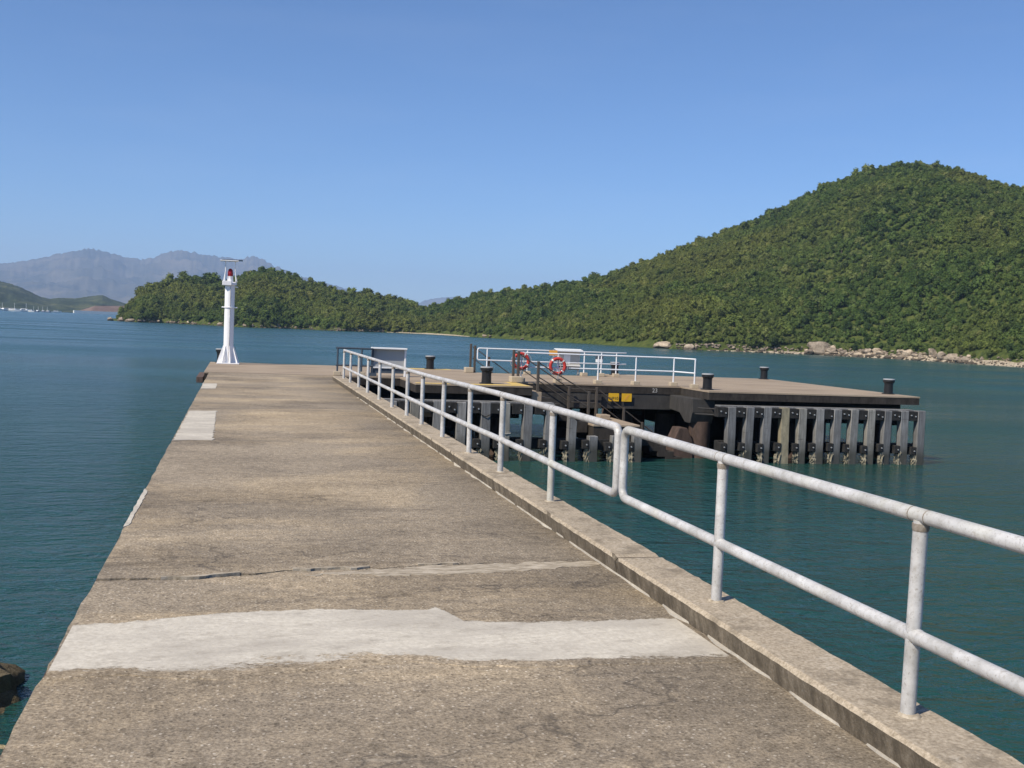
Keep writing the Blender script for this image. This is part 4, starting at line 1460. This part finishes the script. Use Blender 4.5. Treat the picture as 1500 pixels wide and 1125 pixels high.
# information board behind the far rail
ib = thing('information_board', (12.0, 38.75, 0), 'pale grey information board with a white sheet and small roof behind the guard rails', 'information board')
MB().box(11.62, 12.50, 38.62, 38.66, 0.40, 0.90).build('panel', M['panelpale'], ib)
MB().box(11.86, 12.12, 38.612, 38.618, 0.42, 0.80).build('notice_sheet', M['sheet'], ib)
MB().extr([(38.45, 0.935), (38.80, 0.975), (38.80, 1.0), (38.45, 0.96)], 'x', 11.52, 12.56).build('roof', M['sheet'], ib)
MB().box(11.60, 12.52, 38.58, 38.615, 0.35, 0.40).build('bottom_frame', M['white'], ib)
MB().box(11.62, 12.50, 38.62, 38.66, 0.22, 0.348).build('skirt_panel', M['beam'], ib)
for x in (11.66, 12.46):
    MB().box(x - 0.03, x + 0.03, 38.665, 38.72, 0.0, 0.96).build('leg', M['panelpale'], ib)

os_ = thing('orange_sign', (11.37, 38.41, 0.72), 'small orange sign on the far guard rail above the right lifebuoy', 'sign')
MB().box(11.22, 11.54, 38.405, 38.42, 0.74, 0.93).build('plate', M['orange'], os_)
MB().box(11.36, 11.40, 38.421, 38.426, 0.70, 0.95).build('clip', M['white'], os_)
eb = thing('switch_box', (13.35, 38.8, 0), 'small dark box with white lower half on a thin post behind the rails', 'box')
MB().box(13.18, 13.46, 38.7, 38.85, 0.66, 0.80).build('lid', M['slate'], eb, bevel=0.008)
MB().box(13.2, 13.44, 38.71, 38.84, 0.52, 0.658).build('case', M['white'], eb, bevel=0.008)
MB().box(13.30, 13.34, 38.75, 38.79, 0.0, 0.518).build('post', M['rustrail'], eb)

s1 = thing('pier_sign', (11.78, 32.68, -0.4), 'yellow sign with dark lettering on the beam above the steps', 'sign', 'yellow signs on the beam')
MB().box(11.60, 11.95, 32.66, 32.672, -0.53, -0.27).build('plate', M['yellow'], s1)
text('NP10', 0.135, (11.775, 32.657, -0.44), (R(90), 0, 0), M['letter'], s1, 'lettering')
MB().box(11.60, 11.95, 32.675, 32.727, -0.42, -0.38).build('bracket', M['beam'], s1)
s2 = thing('pier_sign', (12.22, 32.68, -0.4), 'brighter yellow sign with a faded orange mark, right of the lettered one', 'sign', 'yellow signs on the beam')
MB().box(12.05, 12.39, 32.66, 32.672, -0.53, -0.27).build('plate', M['yellow'], s2)
MB().extr([(12.14, -0.47), (12.19, -0.49), (12.31, -0.32), (12.26, -0.31)], 'y', 32.655, 32.659).build('faded_mark', M['orange'], s2)
MB().box(12.05, 12.39, 32.675, 32.727, -0.42, -0.38).build('bracket', M['beam'], s2)

# ------------------------------------------------------------------ rocks by the pier
def shore_rock(x, y, z, s, k, label, sq=(1, 1, .8)):
    o = MB().blob((x, y, z), s, 4, 0.3, 1.3, k, sq).build('boulder', M['wetrock'], None, True)
    return tag(o, label, 'boulder')


shore_rock(-2.66, 11.3, -2.27, 0.70, 3, 'brown algae-covered rock standing out of the water left of the pier', (1, 1.1, 0.72))
shore_rock(-2.1, 10.15, -2.42, 0.42, 5, 'dark submerged rock close to the pier, just breaking the surface', (1.2, 1.4, 0.7))
shore_rock(-1.55, 9.7, -2.38, 0.33, 6, 'small pale wet rock against the pier side at the water', (1.1, 1.3, 0.75))
shore_rock(-2.6, 9.2, -2.3, 0.55, 8, 'low wet rock nearest the camera beside the pier', (1.3, 1.0, 0.6))

# ------------------------------------------------------------------ marina and dam far away
def boat(name, x, y, L_, rz, mast, label, blue=False, group='boats moored in the far marina'):
    g = thing(name, (x, y, WATER), label, 'boat', group)
    w = L_ * 0.16
    z = WATER
    sec = []
    vs, fs = [], []
    n = 8
    for i in range(n + 1):
        t = i / n
        px = x - L_ / 2 + L_ * t
        hw = w * (1 - max(0, (t - 0.55) / 0.45) ** 2.0) * (0.85 + 0.15 * min(1, t * 4))
        top = z + L_ * 0.11 + L_ * 0.05 * t * t
        vs += [(px, y - hw, top), (px, y - hw * 0.7, z - 0.2), (px, y + hw * 0.7, z - 0.2), (px, y + hw, top)]
    for i in range(n):
        a, b = i * 4, i * 4 + 4
        for q in range(4):
            q2 = (q + 1) % 4
            fs.append((a + q, b + q, b + q2, a + q2))
    fs += [(0, 1, 2, 3), (n * 4 + 3, n * 4 + 2, n * 4 + 1, n * 4)]
    MB().add(vs, fs).build('hull', M['boatblue'] if blue else M['hull'], g, True)
    h0 = z + L_ * 0.115
    MB().extr([(x - L_ * .30, h0), (x + L_ * .20, h0), (x + L_ * .12, h0 + L_ * .10), (x - L_ * .27, h0 + L_ * .11)], 'y', y - w * 0.7, y + w * 0.7).build('cabin', M['hull'], g)
    MB().box(x - L_ * .24, x + L_ * .10, y - w * 0.73, y + w * 0.73, h0 + L_ * .045, h0 + L_ * .08).build('window', M['boatglass'], g)
    if mast:
        MB().tube([(x + L_ * .08, y, h0), (x + L_ * .08, y, h0 + mast)], 0.12, 6).build('mast', M['hull'], g)
    g.rotation_euler = (0, 0, rz)
    return g


k = 0
for px in np.linspace(-11.7, -9.9, 15):
    d = 1240 + 25 * math.sin(k * 2.1)
    x, y = polar(px, d)
    boat('motor_boat', x, y, 11 + 3 * math.sin(k * 1.7), R(-80 + 70 * math.sin(k * 3.3)), 7 if k % 4 == 0 else 2, 'white boat moored in the bright cluster at the far left shore')
    k += 1
for px in np.linspace(-9.8, -9.15, 4):
    d = 1300
    x, y = polar(px, d)
    boat('sailing_boat', x, y, 9, R(-40 + 30 * k), 5, 'blue-hulled boat with a mast among the darker boats right of the bright cluster', True, 'darker boats beside the far marina')
    k += 1
x, y = polar(-8.75, 1330)
boat('motor_boat', x, y, 11, R(10), 0, 'single white boat alone on the far water between marina and dam', group=None)
# pale sea wall with a red earth bank behind it
dm = thing('sea_wall', (-200, 1540, WATER), 'long pale sea wall under a bare red earth bank across the far water', 'wall')
a0, a1 = polar(-7.95, 1500), polar(-4.6, 1530)
da = Vector((a1[0] - a0[0], a1[1] - a0[1])).normalized()
dn = Vector((-da.y, da.x))


def qd(u, v):
    L_ = Vector(a1) - Vector(a0)
    p_ = Vector(a0) + L_ * u + dn * v
    return p_.x, p_.y


MB().prism([qd(0, 0), qd(1, 0), qd(1, 4), qd(0, 4)], WATER - 1, WATER + 3.4).build('wall', M['sheet'], dm)
vs = [(*qd(0.22, 4.2), WATER), (*qd(1, 4.2), WATER), (*qd(1, 40), WATER + 13), (*qd(0.42, 40), WATER + 10.5), (*qd(1, 70), WATER), (*qd(0.2, 70), WATER)]
MB().add(vs, [(0, 1, 2, 3), (3, 2, 4, 5), (0, 3, 5), (1, 4, 2)]).build('earth_bank', M['redearth'], dm)
